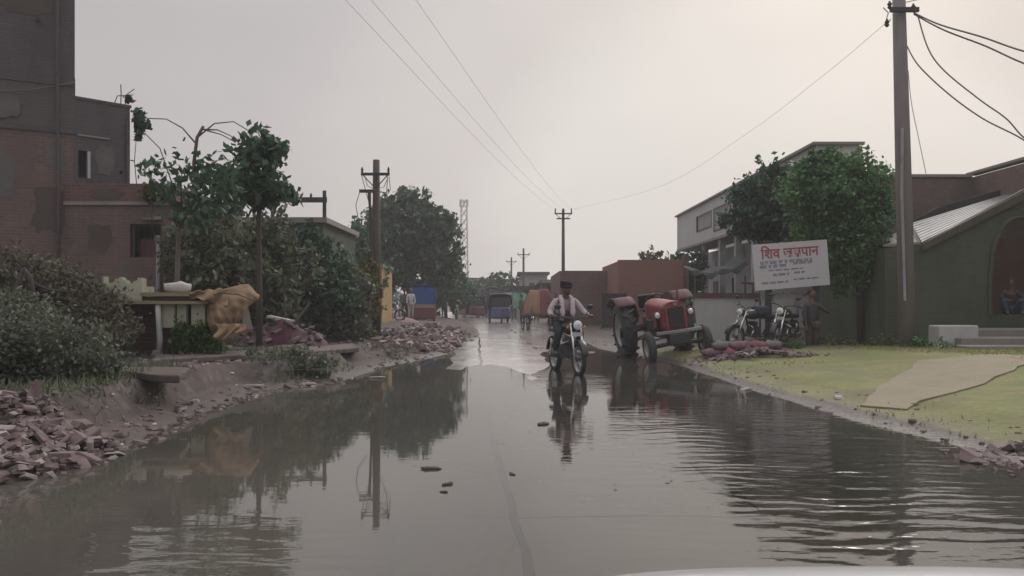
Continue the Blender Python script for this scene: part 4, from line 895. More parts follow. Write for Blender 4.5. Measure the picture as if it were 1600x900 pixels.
# slab path on the grass
qs = [((1345, 9.1), (1395, 11.3)), ((1412, 8.65), (1440, 13.4)), ((1600, 11.7), (1600, 14)), ((1720, 13.4), (1700, 15.5))]
def pathf(u, v):
    q = u*3; i = min(2, int(q)); f = q-i; e0 = [Vector((X(*qs[j][0]), qs[j][0][1], 0)).lerp(Vector((X(*qs[j][1]), qs[j][1][1], 0)), v) for j in (i, i+1)]; p = e0[0].lerp(e0[1], f)
    return Vector((p.x+.16*float(nz2(np.array(p.y), np.array(p.x), 2.4, 8)), p.y+.2*float(nz2(np.array(p.x), np.array(p.y), 3.1, 5)), gz(p.x, p.y)+.006+.012*float(nz2(np.array(p.x), np.array(p.y), 2.2, 3))))
pth = MB().sheet(pathf, 40, 12).build('path', pm('pale_slab', (.26, .22, .145), (.205, .18, .12), 2.5, .85, .006, 30, c3=(.18, .165, .115), s3=1.5, t3=.58), solid=.03)
tag(pth, kind='structure')

# ------------------------------------------------------------------ cream platform, tarp, sack
d = 13.0
def wb(mb, a, b, py0, py1, y0, y1): return mb.wbox(X(a, d), X(b, d), y0, y1, Z(py1, d), Z(py0, d))
t = thing('roadside_platform', 'broken cream-walled platform with a jutting slab in front of the low brick house', 'platform', (X(240, d), d+.5, gz(X(240, d), d)))
def ragged(u, base, amp, s): return base+amp*(math.sin(u*9+s)+.6*math.sin(u*23+s*2))
mb = MB(); k = 26
for i in range(k):
    a, b = 160+62*i/k, 160+62*(i+1)/k; top = 432 if i == 0 else 439+5*math.sin(i*.45)+1.2*math.sin(i*2.1)
    wb(mb, a, b, top, 470-(5 if i < 1 else 0), d, d+.16)
mb.build('parapet', M_cream, t, world=True)
MB().wbox(X(160, d), X(160, d)+.13, d+.17, d+1.6, Z(470, d), Z(445, d)).build('side_parapet', M_cream, t, world=True)
sm = pm('tan_slab', (.30, .24, .16), (.22, .18, .125), 4, .85, .006, 25)
wb(MB(), 180, 330, 470.5, 475, d-.12, d+1.7).build('base_slab', sm, t, world=True)
wb(MB(), 223, 334, 457, 463, d-.10, d+1.5).build('upper_slab', sm, t, world=True)
wb(MB(), 226, 330, 463.5, 470, d-.02, d+1.4).build('slab_core', M_wood, t, world=True)
wb(MB(), 176, 243, 475.3, 560, d+.5, d+.7).build('under_wall', M_redbrick, t, world=True)
wb(MB(), 172, 180, 475.3, 560, d, d+.5).build('pier', M_brick, t, world=True)
MB().tube([P(247, 474, d-.05), P(248, 505, d-.06), P(250, 530, d-.07), P(248, 552, d-.08)], [.05, .045, .05, .045], 8).build('post', M_white, t, world=True, smooth=True)
MB().box(P(246, 551, d-.08), (.14, .14, .08), None, .8, .06).build('footing', M_conc, t, world=True)
for a, b in ((252, 272), (276, 290), (298, 319)): wb(MB(), a, b, 475.5, 512 if a != 276 else 506, d+.02, d+.12).build('panel', M_cream, t, world=True)
wb(MB(), 254, 316, 476, 556, d+.9, d+1.0).build('back_wall', M_interior, t, world=True)
# tan tarp
tc_ = P(362, 486, d-.05); MTAN = cloth('tan_tarp', (.34, .235, .155), 3)
t = thing('tarpaulin_heap', 'crumpled tan tarpaulin bulging off the right end of the cream platform', 'tarpaulin', (tc_.x, tc_.y, tc_.z-.4))
def th(u, v):
    u2 = u; top = 461-15*sst(.1, .7, u)+14*sst(.84, 1, u)+1.6*math.sin(u*13); bot = 516+9*math.sin(u*5.2+.4)+3*math.sin(u*17)-22*sst(.8, 1, u)-14*(1-sst(0, .18, u))
    q = max(0, (v-.14)/.86); py = top+(bot-top)*q if v > .14 else top+(.14-v)*14
    px = 312+90*u+(-1 if u > .5 else 1)*abs(u-.5)*34*q**1.5+4*math.sin(q*5+u*7)
    fold = .030*math.sin(u*21+q*3.5+1.2*math.sin(q*4))*(.25+q)+.03*math.sin(u*43-q*6)*q+.014*math.sin(q*13+u*9)+.008*math.sin(q*27-u*15)
    y = d+.05-.30*math.sin(math.pi*min(1, max(0, u)))**.6*math.sin(math.pi*min(1, .12+q*.8))**.7+fold+(.55*(.14-v)/.14 if v < .14 else 0)+.35*abs(2*u-1)**6
    return P(px, py, y)
def th2(u, v): p = th(u, v); return p
MB().sheet(th2, 70, 44).build('cover', MTAN, t, world=True, smooth=True, solid=.012)
def tf(u, v): return P(296+60*u, 456-6*u+(8+20*u)*v+1.5*math.sin(u*22), d-.14-.05*math.sin(v*5+u*9)-.12*u*v)
MB().sheet(tf, 24, 10).build('flap', MTAN, t, world=True, smooth=True, solid=.012)
MB().sheet(lambda u, v: P(336+44*u+5*math.sin(v*4), 506+(20+6*math.sin(u*6))*v, d-.30+.05*math.sin(u*16+v*4)-.1*v), 24, 8).build('hanging_fold', MTAN, t, world=True, smooth=True, solid=.012)
MB().tube([P(322, 463, d-.1), P(345, 458, d-.33), P(372, 460, d-.36), P(396, 470, d-.15)], .010, 5).build('rope', M_wood, t, world=True)
o = MB().box(P(352, 492, d+.25), (.75, .42, .5), None, .75, .06).build('straw_bale', M_wood, None, bevel=.03); tag(o, 'brown bundle propped under the tan tarpaulin', 'bundle')
mb = MB().ball((0, 0, .09), .17, 14, (1.25, .8, .62)); mb.v = [tuple(Vector(v)*(1+.13*math.sin(v[0]*25)*math.cos(v[1]*21+1)+.07*math.sin(v[2]*60))) for v in mb.v]; o = mb.build('sack', pm('white_sack', (.52, .50, .49), (.42, .40, .40), 8, .85, .01, 20), None, smooth=True); o.location = P(278, 456, d+.2)+Vector((0, 0, -.02)); tag(o, 'small white sack lying on the tan slab beside the thin tree', 'sack')
# earth ledge slabs
M_slabmud = pm('muddy_slab', (.17, .135, .125), (.11, .09, .084), 5, .9, .006, 25, c3=(.08, .065, .06), s3=3, t3=.5)
for k, (pts_, dd, lab) in enumerate([(((185, 588), (290, 592), (292, 582), (190, 579)), 0, 'long dark slab lying on the ledge below the thicket'),
        (((0, 592), (130, 592), (120, 582), (0, 578)), 0, 'grey slab on the ledge at the left edge'), (((235, 566), (380, 556), (378, 549), (238, 556)), 0, 'pale slab edging the drain under the cream platform'),
        (((400, 548), (480, 540), (478, 534), (398, 541)), 0, 'short slab on the bank below the pink cloth heap'), (((480, 546), (560, 540), (556, 533), (478, 538)), 0, 'flat grey slab left of the crossarm pole foot')]):
    ps = []
    for a, b in pts_:
        dd = (H-.42)*F/(b-HOR); ps.append((X(a, dd)+random.uniform(-.06, .06), dd+random.uniform(-.1, .1)))
    q_ = []
    for i_ in range(4):
        a_, b_ = Vector((*ps[i_], 0)), Vector((*ps[(i_+1) % 4], 0))
        for u_ in (0, .22, .47, .71): q_.append(a_.lerp(b_, u_)+Vector((random.uniform(-.025, .025), random.uniform(-.05, .05), 0)))
    ps = ps
    c0 = Vector((sum(p[0] for p in ps)/4, sum(p[1] for p in ps)/4, 0)); zt = max(gz(*p) for p in ps)+.05
    o = MB().prism([(p[0]-c0.x, p[1]-c0.y, random.uniform(-.012, .012)) for p in q_], (0, 0, -.09)).build('stone_slab', M_slabmud if k else M_wood, None, bevel=.02); o.location = (c0.x, c0.y, zt); tag(o, lab, 'slab', 'slabs on the left bank')
# ------------------------------------------------------------------ rubble
def brickmesh(i, dims, j, m):
    mb = MB().box((0, 0, 0), dims, None, random.uniform(.8, 1), j)
    if i % 3 == 0:   # broken corner
        mb.v[6] = tuple(Vector(mb.v[6])*.45); mb.v[5] = (mb.v[5][0]*.8, mb.v[5][1], mb.v[5][2]*.6)
    me = bpy.data.meshes.new('brick_piece'); me.from_pydata(mb.v, [], mb.f); bm = bmesh.new(); bm.from_mesh(me)
    bmesh.ops.bevel(bm, geom=list(bm.edges), offset=min(dims)*.09, segments=1, affect='EDGES'); bm.to_mesh(me); bm.free(); me.materials.append(m); return me
PM = [brickmesh(i, (random.uniform(.12, .30), random.uniform(.09, .17), random.uniform(.035, .08)), .17, [M_rubble, M_rubble, M_rubble, M_rubble2, M_rubble][i % 5]) for i in range(14)]
PMW = [brickmesh(i, (.13, .10, .05), .2, M_pale) for i in range(3)]
def heap(name, label, cat, c, mound, mound_m, n, smin, smax, fn, group=None, stuffn=0, mess=PM, pale=.08):
    """mound(u,v)->height; fn(r)->x,y samples around c"""
    t = thing(name, label, cat, c, 0, group)
    Xs = [fn() for _ in range(n)]
    if mound: mound.build('mound', mound_m, t, world=True, smooth=True)
    for (x, y, z) in Xs:
        me = random.choice(PMW) if random.random() < pale else random.choice(mess)
        o = bpy.data.objects.new('brick_piece', me); COL.objects.link(o); o.parent = t
        o.location = (x-c[0], y-c[1], z-c[2]); s = random.uniform(smin, smax); o.scale = (s, s, s)
        o.rotation_euler = (random.gauss(0, .45), random.gauss(0, .45), random.uniform(0, 6.3))
    if stuffn:
        mb = MB()
        for _ in range(stuffn):
            x, y, z = fn(); s = random.uniform(.02, .055)
            mb.box((x-c[0], y-c[1], z-c[2]-.01), (s*1.5, s, s*.7), Matrix.Rotation(random.uniform(0, 6), 3, 'Z') @ Matrix.Rotation(random.gauss(0, .5), 3, 'X'), .9, .15)
        tag(mb.build('rubble', M_rubble, t, fixn=False), kind='stuff')
    return t
# near heap: lies against the ledge and spills into the water
def near_z(x, y):
    u = (x+4.25)/1.0; v = (y-6.3)/1.15
    return max(gz(x, y), 0)*.6+.24*max(0, 1-(u*u+v*v))**.8-.02
def near_pt():
    while True:
        x, y = random.uniform(-5.4, -3.05), random.uniform(5.1, 7.5); z = near_z(x, y)
        if ((x+4.3)/1.15)**2+((y-6.3)/1.15)**2 < random.uniform(.45, 1.05): return x, y, max(z, -.02)+random.uniform(.0, .035)
md = MB().sheet(lambda u, v: ((-5.4+2.7*u), (4.4+3.4*v), near_z(-5.4+2.7*u, 4.4+3.4*v)-.03), 30, 34)
heap('rubble_heap', 'near heap of broken bricks spilling into the water at the lower left', 'rubble heap', (-4.15, 6.2, 0), md, M_darkmud, 300, .4, 1.0, near_pt, stuffn=1100)
def strag_pt():
    u = random.random(); y = 6.8+u*6; x = float(ip(LW, y))-abs(random.gauss(0, .22))+.05; return x, y, max(gz(x, y), -.01)+.012
heap('scattered_rubble', 'thin trail of brick bits along the left waterline past the near heap', 'rubble', (-3.4, 9.5, 0), None, None, 24, .3, .75, strag_pt, stuffn=170, pale=.22)
# far heap beside the road
def far_z(x, y):
    e_ = float(ip(JT, y))-.55; u = (x-(e_-1.35))/1.5; v = (y-27)/8.5
    return max(gz(x, y), 0)*.8+.20*max(0, 1-(u*u+v*v))**.7*(1+.3*math.sin(x*5+y*1.3))
def far_pt():
    while True:
        y = random.uniform(18.5, 36); x = float(ip(JT, y))-.55-random.uniform(-.1, 2.9); e_ = float(ip(JT, y))-.55
        if ((x-(e_-1.35))/1.6)**2+((y-27)/9)**2 < random.uniform(.6, 1.1): return x, y, max(far_z(x, y), .0)+.02
md = MB()
md.sheet(lambda u, v: ((lambda y: (float(ip(JT, y))-.5-3.1*u, y, far_z(float(ip(JT, y))-.5-3.1*u, y)-.02))(18.3+18*v)), 20, 60)
heap('roadside_rubble', 'long low heap of pinkish brick rubble along the left road edge', 'rubble heap', (-3.0, 27, 0), md, M_pinkmud, 300, .7, 1.45, far_pt, stuffn=2200, pale=.26)
def rr_pt():
    y = random.uniform(5.4, 6.8); x = random.uniform(3.6, 5.2); return x, y, max(0, gz(x, y))+.012
heap('brick_scatter', 'reddish brick bits at the water edge in the lower right corner', 'rubble', (4.2, 6.2, 0), None, None, 46, .4, .95, rr_pt, stuffn=260, pale=.05)
# red earth strip behind the rubble, pink cloth heap
mb = MB().sheet(lambda u, v: (X(600, 40)-1+u*3.6, 37+v*9, .06+.38*math.sin(u*3.14)*math.sin(v*3.14)*(1+.3*math.sin(u*9+v*7))), 18, 18)
o = mb.build('earth_mound', M_pinkmud, None, smooth=True); tag(o, 'low mound of red earth behind the roadside rubble', 'mound')
d = 18; c = onground(440, d, 0)
def pz(u, v): return .50*max(0, math.sin(u*3.14))**.45*max(0, math.sin(v*3.14))**.5*(1+.16*math.sin(u*11+v*3)+.10*math.sin(u*23-v*9)+.06*math.sin(u*41+v*13))
t = thing('cloth_heap', 'heap of crumpled dull pink cloth and earth on the left bank', 'heap', c)
MB().sheet(lambda u, v: (-.95+1.9*u, -.6+1.2*v, pz(u, v)-.03), 40, 24).build('cloth', cloth('dull_pink', (.155, .092, .105), 4.5), t, smooth=True)
MB().sheet(lambda u, v: (-.15+.5*u, -.6+.75*v, pz(.42+.265*u, .0+.62*v)+.0), 16, 16).build('fold', cloth('maroon', (.12, .05, .068), 3), t, smooth=True)
MB().box((-.05, .1, .62), (.55, .3, .05), Matrix.Rotation(.2, 3, 'Y')).build('board', M_white, t)
MB().tube([(.3, -.1, .5), (.62, .1, .98)], .03, 6).build('pole', M_wood, t)
MB().tube([(.05, .2, .5), (.0, .2, 1.25)], .022, 6).build('pole', M_wood, t)
for k in range(46):
    u, v = random.uniform(.03, .97), random.uniform(.0, .75); o = bpy.data.objects.new('brick_piece', random.choice(PM)); COL.objects.link(o); o.parent = t
    o.location = (-.95+1.9*u+random.gauss(0, .08), -.66+1.2*v, pz(u, v)+.01); q = random.uniform(.6, 1.1); o.scale = (q, q, q); o.rotation_euler = (random.gauss(0, .5), random.gauss(0, .5), random.uniform(0, 6))
mb = MB().sheet(lambda u, v: (-.8+1.6*u, -.45+.9*v, .36*max(0, math.sin(u*3.14))**.5*max(0, math.sin(v*3.14))**.6*(1+.2*math.sin(u*9+v*6))-.03), 24, 16)
d = 16.6; t = thing('sack_heap', 'low heap of faded pink and red sacks in front of the low white wall', 'heap', onground(1170, d, 0))
for k in range(9):
    a = (k % 5)*.36-.75; zc_ = .09+(.15 if k > 4 else 0)
    mb = MB().ball((0, 0, 0), .19, 14, (1.15, .85, .55)); mb.v = [tuple(Vector(v)*(1+.16*math.sin(v[0]*23+k*3)*math.cos(v[1]*19+k)+.1*math.sin(v[2]*40+v[0]*31))+Vector((a+(.18 if k > 4 else 0), random.uniform(-.2, .2)*0+.15*math.sin(k*5), zc_-.03))) for v in mb.v]
    mb.build('sack', cloth(['pink_a', 'pink_b', 'grey_a'][k % 3], [(.24, .15, .165), (.26, .10, .125), (.20, .175, .18)][k % 3]), t, smooth=True)
def sp_pt():
    x = 4.9+random.gauss(0, .55); y = 16.2+random.gauss(0, .35); return x, y, gz(x, y)+.03+max(0, .14-.2*abs(x-4.9))
heap('rubble_pile', 'small pile of broken bricks and earth around the faded sacks', 'rubble heap', (4.9, 16.2, 0), None, None, 60, .6, 1.2, sp_pt, stuffn=300)
# clods and floating bits
for k, (px, py, s, lab) in enumerate([(671, 733, .045, 'larger dark clod in the flood water, left of the road joint'), (700, 757, .03, 'thin twig-like clod floating below the larger clod'), (800, 741, .022, 'small dark clod right of the road joint'), (692, 769, .018, 'tiny clod nearest the camera on the water'), (848, 663, .05, 'dark clod beside the reflection of the motorcyclist')]):
    dd = H*F/(py-HOR); mb = MB().ball((0, 0, 0), s, 10, (1.7, .8, .35)); mb.v = [tuple(Vector(v)*(1+.45*math.sin(v[0]*90+k)*math.cos(v[1]*120+k*2))) for v in mb.v]; o = mb.build('clod', M_bark, None, smooth=True); o.location = (X(px, dd), dd, .004); o.rotation_euler.z = k; tag(o, lab, 'clod', 'clods in the flood water')
for k, (px, py, lab) in enumerate([(590, 588, 'white scrap floating at the left waterline near the pole'), (480, 600, 'white scrap on the low bush bank'), (395, 608, 'pale scrap at the waterline below the ledge'), (1165, 606, 'pale stone at the right waterline'), (1310, 630, 'pale stone on the right muddy edge nearest the slab')]):
    dd = (H-.03)*F/(py-HOR); x = X(px, dd); o = MB().box((0, 0, 0), (.26, .1, .03), Matrix.Rotation(.3*k, 3, 'Z'), .8, .15).build('scrap', M_pale, None, bevel=.008); o.location = (x, dd, max(gz(x, dd), 0)+.015); tag(o, lab, 'scrap', 'pale scraps at the water edge')
# ------------------------------------------------------------------ people
def skinmesh(name, nodes, edges, m, parent, sub=2, root=0):
    bm = bmesh.new(); lay = bm.verts.layers.skin.verify(); vs = {}
    for k, (co, r) in nodes.items():
        v = bm.verts.new(co); rr = r if isinstance(r, tuple) else (r, r); v[lay].radius = rr; v[lay].use_root = (k == root); vs[k] = v
    for a, b in edges: bm.edges.new((vs[a], vs[b]))
    me = bpy.data.meshes.new(name); bm.to_mesh(me); bm.free(); me.materials.append(m)
    o = bpy.data.objects.new(name, me); COL.objects.link(o); o.parent = parent
    q = o.modifiers.new('skin', 'SKIN'); q.use_smooth_shade = True; q.branch_smoothing = .6
    if sub: o.modifiers.new('sub', 'SUBSURF').levels = sub; o.modifiers['sub'].render_levels = sub
    return o
STAND = dict(pelvis=(0, 0, .93), waist=(0, 0, 1.08), chest=(0, 0, 1.28), neck=(0, .01, 1.45), head=(0, -.01, 1.58), top=(0, 0, 1.66),
             shL=(.17, 0, 1.38), elL=(.22, .02, 1.12), wrL=(.23, -.05, .88), shR=(-.17, 0, 1.38), elR=(-.22, .02, 1.12), wrR=(-.23, -.05, .88),
             hiL=(.09, 0, .88), knL=(.10, -.02, .5), anL=(.10, .02, .09), toL=(.11, -.15, .03), hiR=(-.09, 0, .88), knR=(-.10, -.02, .5), anR=(-.10, .02, .09), toR=(-.11, -.15, .03))
def person(label, loc, rz=0, pose=None, shirt=(.5, .5, .52), trousers=(.05, .06, .08), cap=None, scarf=None, group=None, grip=None, sub=1, cn='a', fingers=True, vest=None):
    J = {k: Vector(v) for k, v in {**STAND, **(pose or {})}.items()}
    t = thing('person', label, 'person', loc, rz, group)
    nd = dict(pelvis=(J['pelvis'], (.13, .095)), waist=(J['waist'], (.12, .085)), chest=(J['chest'], (.145, .10)), neck=(J['neck'], .052), head=(J['head'], (.072, .088)), top=(J['top'], (.066, .075)))
    ed = [('pelvis', 'waist'), ('waist', 'chest'), ('chest', 'neck'), ('neck', 'head'), ('head', 'top')]
    fw = Vector((0, -1, 0))
    for s in 'LR':
        sg = 1 if s == 'L' else -1
        for a, r in (('sh', .055), ('el', .04), ('wr', .026)): nd[a+s] = (J[a+s], r)
        ed += [('chest', 'sh'+s), ('sh'+s, 'el'+s), ('el'+s, 'wr'+s)]
        for a, r in (('hi', .082), ('kn', .055), ('an', .037), ('to', .03)): nd[a+s] = (J[a+s], r)
        ed += [('pelvis', 'hi'+s), ('hi'+s, 'kn'+s), ('kn'+s, 'an'+s), ('an'+s, 'to'+s)]
        dr = (J['wr'+s]-J['el'+s]).normalized()
        if grip: dr = Vector((0, -1, .1)).normalized()
        pal = J['wr'+s]+dr*.06; nd['pa'+s] = (pal, (.036, .018)); ed.append(('wr'+s, 'pa'+s))
        if fingers:
            side = dr.cross(Vector((0, 0, 1)) if abs(dr.z) < .7 else Vector((0, 1, 0))).normalized()
            curl = side.cross(dr)*(-1)
            if curl.z > 0: curl = -curl
            for f in range(4):
                off = side*(f-1.5)*.020; ln = (.030, .034, .032, .025)[f]
                a_ = pal+off+dr*.038; b_ = a_+dr*ln+curl*(.02 if grip else .006); c_ = b_+(curl*.03-dr*.004 if grip else dr*ln*.7+curl*.014)
                for q, p, r in ((1, a_, .0095), (2, b_, .009), (3, c_, .0075)): nd[f'f{s}{f}{q}'] = (p, r)
                ed += [('pa'+s, f'f{s}{f}1'), (f'f{s}{f}1', f'f{s}{f}2'), (f'f{s}{f}2', f'f{s}{f}3')]
            th = J['wr'+s]+dr*.035+side*(-.038*sg)+curl*.008; t2_ = th+side*(-.012*sg)+dr*.028+curl*(.018 if grip else .006)
            nd['t1'+s] = (th, .011); nd['t2'+s] = (t2_, .0095); ed += [('pa'+s, 't1'+s), ('t1'+s, 't2'+s)]
    body = skinmesh('body', nd, ed, M_skin, t, sub, 'pelvis')
    h = J['head']
    MB().ball(h+Vector((0, 0, .028)), .092, 16, (.86, 1.03, 1.22)).build('face', M_skin, body, smooth=True)
    fc = MB().ball(h+Vector((0, -.098, .005)), .017, 8, (.8, 1, 1.4)).build('nose', M_skin, body, smooth=True)
    for s in (-1, 1):
        MB().ball(h+Vector((s*.033, -.083, .035)), .013, 8, (1.2, .7, .8)).build('eye', M_hair, body, smooth=True)
        MB().ball(h+Vector((s*.082, .0, .02)), .022, 8, (.4, .8, 1.2)).build('ear', M_skin, body, smooth=True)
    MB().ball(h+Vector((0, -.086, -.038)), .022, 8, (1.2, .4, .35)).build('mouth', cloth('lip', (.12, .05, .045)), body, smooth=True)
    MB().ball(h+Vector((0, .022, .066)), .099, 16, (.9, 1.0, 1.02)).build('hair', M_hair, t, smooth=True)
    MB().ball(h+Vector((0, -.072, -.058)), .045, 10, (1.1, .5, .7)).build('beard', M_hair, t, smooth=True) if cap else None
    # shirt and trousers: slightly larger skins that end at cuffs, hem and ankles
    k = 1.17
    sn = dict(p=(J['pelvis']+Vector((0, 0, -.03)), (.158, .125)), w=(J['waist'], (.145, .11)), c=(J['chest'], (.165, .125)), n=(J['chest'].lerp(J['neck'], .78), (.105, .098)))
    se = [('p', 'w'), ('w', 'c'), ('c', 'n')]
    tn = dict(p=(J['pelvis'], (.142, .112))); te = []
    for s in 'LR':
        sn['s'+s] = (J['sh'+s], .076); sn['e'+s] = (J['el'+s], .058); sn['q'+s] = (J['el'+s].lerp(J['wr'+s], .9), .042); se += [('c', 's'+s), ('s'+s, 'e'+s), ('e'+s, 'q'+s)]
        tn['h'+s] = (J['hi'+s], .104); tn['k'+s] = (J['kn'+s], .078); tn['a'+s] = (J['kn'+s].lerp(J['an'+s], .9), .058); te += [('p', 'h'+s), ('h'+s, 'k'+s), ('k'+s, 'a'+s)]
        MB().ball(J['an'+s].lerp(J['to'+s], .5)+Vector((0, -.01, -.02)), .1, 10, (.45, 1.15, .42)).build('shoe', M_blackplastic, t, smooth=True)
    skinmesh('shirt', sn, se, cloth('shirt_'+cn, shirt, 9), t, sub, 'p'); skinmesh('trousers', tn, te, cloth('trousers_'+cn, trousers, 9), t, sub, 'p')
    if cap:
        mb = MB()
        for k_ in range(5): mb.tube([h+Vector((math.cos(a)*.092, math.sin(a)*.105+.01, .075+.017*k_+.02*math.sin(a+k_*1.3))) for a in np.linspace(0, 6.283, 17)], .022, 6)
        mb.ball(h+Vector((0, .01, .12)), .085, 12, (1, 1.1, .7)).build('turban', cloth('cap_'+cn, cap, 9), t, smooth=True)
    if vest:
        skinmesh('vest', dict(p=(J['pelvis']+Vector((0, 0, .0)), (.168, .135)), w=(J['waist'], (.158, .125)), c=(J['chest']+Vector((0, 0, -.02)), (.155, .142))), [('p', 'w'), ('w', 'c')], cloth('vest_'+cn, vest, 9), t, sub, 'p')
    if scarf:
        n_ = J['neck']; c_ = J['chest']
        def sf(s):
            return [n_+Vector((s*.03, .07, -.01)), n_+Vector((s*.09, .02, -.01)), n_+Vector((s*.10, -.06, -.06)), c_+Vector((s*.105, -.14, .02)), c_+Vector((s*.10, -.16, -.14)), c_+Vector((s*.11, -.15, -.27))]
        for s in (-1, 1): MB().tube(sf(s), [.03, .04, .045, .045, .05, .045], 8).build('scarf', cloth('scarf_'+cn, scarf, 9), t, smooth=True)
    return t
# ------------------------------------------------------------------ vehicles
def wheel(parent, name, c, r, w_, rim_r, m, spokes=0, hub=.05, lugs=0, rimm=None, axis='x', n=28):
    """thing > wheel (tyre) > rim, hub, spokes"""
    q = []
    for i in range(13):
        a = math.pi*(-.5+i/12)*1.0; q.append((math.sin(a)*w_/2, rim_r+(r-rim_r)*math.cos(a)**.5 if abs(math.cos(a)) > 1e-6 else rim_r))
    prof = [(-w_*.42, rim_r)]+[(x*.98, max(rim_r, y)) for x, y in q]+[(w_*.42, rim_r)]
    mb = MB().lathe(prof, n, (0, 0, 0), axis)
    if lugs:
        for k in range(lugs):
            a = 2*math.pi*k/lugs
            for s in (-1, 1):
                rt_ = Matrix.Rotation(a+(math.pi/lugs if s > 0 else 0), 3, 'X') @ Matrix.Rotation(s*.6, 3, 'Z')
                p = Matrix.Rotation(a+(math.pi/lugs if s > 0 else 0), 3, 'X') @ Vector((s*w_*.24, 0, r+.005)); mb.box(p, (w_*.52, .045, .05), rt_)
    o = mb.build(name, m, parent, smooth=not lugs, fixn=True); o.location = c
    rm = rimm or M_metal
    if spokes:
        MB().lathe([(-w_*.3, rim_r+.004), (-w_*.34, rim_r-.02), (w_*.34, rim_r-.02), (w_*.3, rim_r+.004)], n, (0, 0, 0), axis).build('rim', rm, o)
        sp = MB()
        for k in range(spokes):
            a = 2*math.pi*k/spokes; s = 1 if k % 2 else -1; sp.tube([(s*.03, hub*math.cos(a), hub*math.sin(a)), (0, rim_r*math.cos(a+.15), rim_r*math.sin(a+.15))], .004, 4)
        tag(sp.build('spokes', M_chrome, o), kind='stuff'); MB().disc((0, 0, 0), hub, .09).build('hub', M_engine, o)
    else:
        MB().lathe([(-w_*.38, rim_r+.003), (-w_*.42, rim_r*.9), (-w_*.12, rim_r*.82), (-w_*.05, rim_r*.3), (-w_*.2, rim_r*.22), (-w_*.2, .01), (w_*.2, .01), (w_*.2, rim_r*.22), (w_*.05, rim_r*.3), (w_*.12, rim_r*.82), (w_*.42, rim_r*.9), (w_*.38, rim_r+.003)], n, (0, 0, 0), axis).build('rim', rm, o, smooth=False)
    return o
def motorcycle(label, loc, rz, group=None, colour=M_blackplastic, name='motorcycle', steer=0):
    t = thing(name, label, 'motorcycle', loc, rz, group)
    wheel(t, 'front_wheel', (0, -.66, .30), .305, .085, .235, M_tyre, 24); wheel(t, 'rear_wheel', (0, .62, .30), .305, .10, .235, M_tyre, 24)
    for s in (-1, 1):
        MB().tube([(s*.085, -.665, .30), (s*.085, -.60, .55), (s*.085, -.46, .93)], [.024, .03, .026], 8).build('fork', M_chrome, t, smooth=True)
        MB().tube([(s*.02, -.42, .98), (s*.12, -.42, 1.04), (s*.30, -.33, 1.05), (s*.40, -.28, 1.03)], [.013, .013, .013, .019], 8).build('handlebar', M_dark, t, smooth=True)
        MB().tube([(s*.22, -.36, 1.05), (s*.30, -.40, 1.20)], .007, 5).ball((s*.31, -.40, 1.23), .055, 10, (1.2, .35, .8)).build('mirror', M_blackplastic, t, smooth=True)
        MB().ball((s*.16, -.50, .86), .03, 8).build('indicator', pm('amber_lens', (.5, .2, .03), rough=.2), t, smooth=True)
        MB().tube([(s*.10, .62, .30), (s*.13, .45, .62)], .03, 8).build('shock_absorber', M_chrome, t, smooth=True)
        MB().box((s*.24, .02, .33), (.16, .05, .025)).build('footrest', M_dark, t)
    MB().sheet(lambda u, v: (.055*math.sin((v-.5)*3.1)*1.0, -.66-.335*math.sin(-.35+u*1.7), .30+.335*math.cos(-.35+u*1.7)+.012*math.cos((v-.5)*3.1)), 14, 6).build('front_mudguard', colour, t, smooth=True, solid=.006)
    MB().sheet(lambda u, v: (.07*math.sin((v-.5)*3.1), .62+.35*math.sin(-.5+u*1.9), .32+.35*math.cos(-.5+u*1.9)+.012*math.cos((v-.5)*3.1)), 14, 6).build('rear_mudguard', colour, t, smooth=True, solid=.006)
    MB().ball((0, -.14, .84), .17, 16, (.82, 1.65, .72)).build('tank', colour, t, smooth=True)
    MB().box((0, .34, .79), (.25, .74, .09), None, .85).build('seat', M_blackplastic, t, bevel=.035)
    MB().box((0, -.08, .42), (.24, .34, .26), None, .8).build('engine', M_engine, t, bevel=.03)
    fins = MB()
    for k in range(6): fins.box((0, -.14, .56+.022*k), (.21, .2, .011))
    tag(fins.build('cooling_fins', M_engine, t), kind='stuff')
    MB().tube([(.12, -.2, .5), (.14, -.28, .32), (.14, 0, .24), (.15, .45, .27), (.15, .8, .34)], [.018, .02, .022, .04, .04], 9).build('exhaust', M_chrome, t, smooth=True)
    MB().tube([(0, -.42, .9), (0, -.3, .6), (0, -.2, .34), (0, .2, .3), (0, .35, .5), (0, .5, .72), (0, .8, .78)], .024, 8).build('frame', M_dark, t, smooth=True)
    MB().lathe([(-.06, .01), (-.075, .05), (-.04, .085), (.02, .092), (.09, .05), (.1, .01)], 16, (0, -.52, .90), 'y', False).build('headlight_shell', M_blackplastic, t, smooth=True)
    MB().lathe([(-.092, .01), (-.088, .05), (-.07, .082), (-.06, .084), (-.06, .01)], 16, (0, -.53, .90), 'y', False).build('headlight', M_lamp, t, smooth=True)
    MB().box((0, -.565, .74), (.19, .012, .07)).build('number_plate', M_white, t)
    MB().tube([(-.09, -.36, .62), (-.24, -.34, .56), (-.26, -.34, .42), (-.1, -.33, .30)], .012, 6).build('crash_guard', M_chrome, t, smooth=True)
    MB().tube([(.09, -.36, .62), (.24, -.34, .56), (.26, -.34, .42), (.1, -.33, .30)], .012, 6).build('crash_guard', M_chrome, t, smooth=True)
    return t
dm = 14.75; ml = Vector((X(885, dm), dm, -.04)); mr = R(16)
mc = motorcycle('dark motorcycle with round headlight ridden through the flood water', ml, mr)
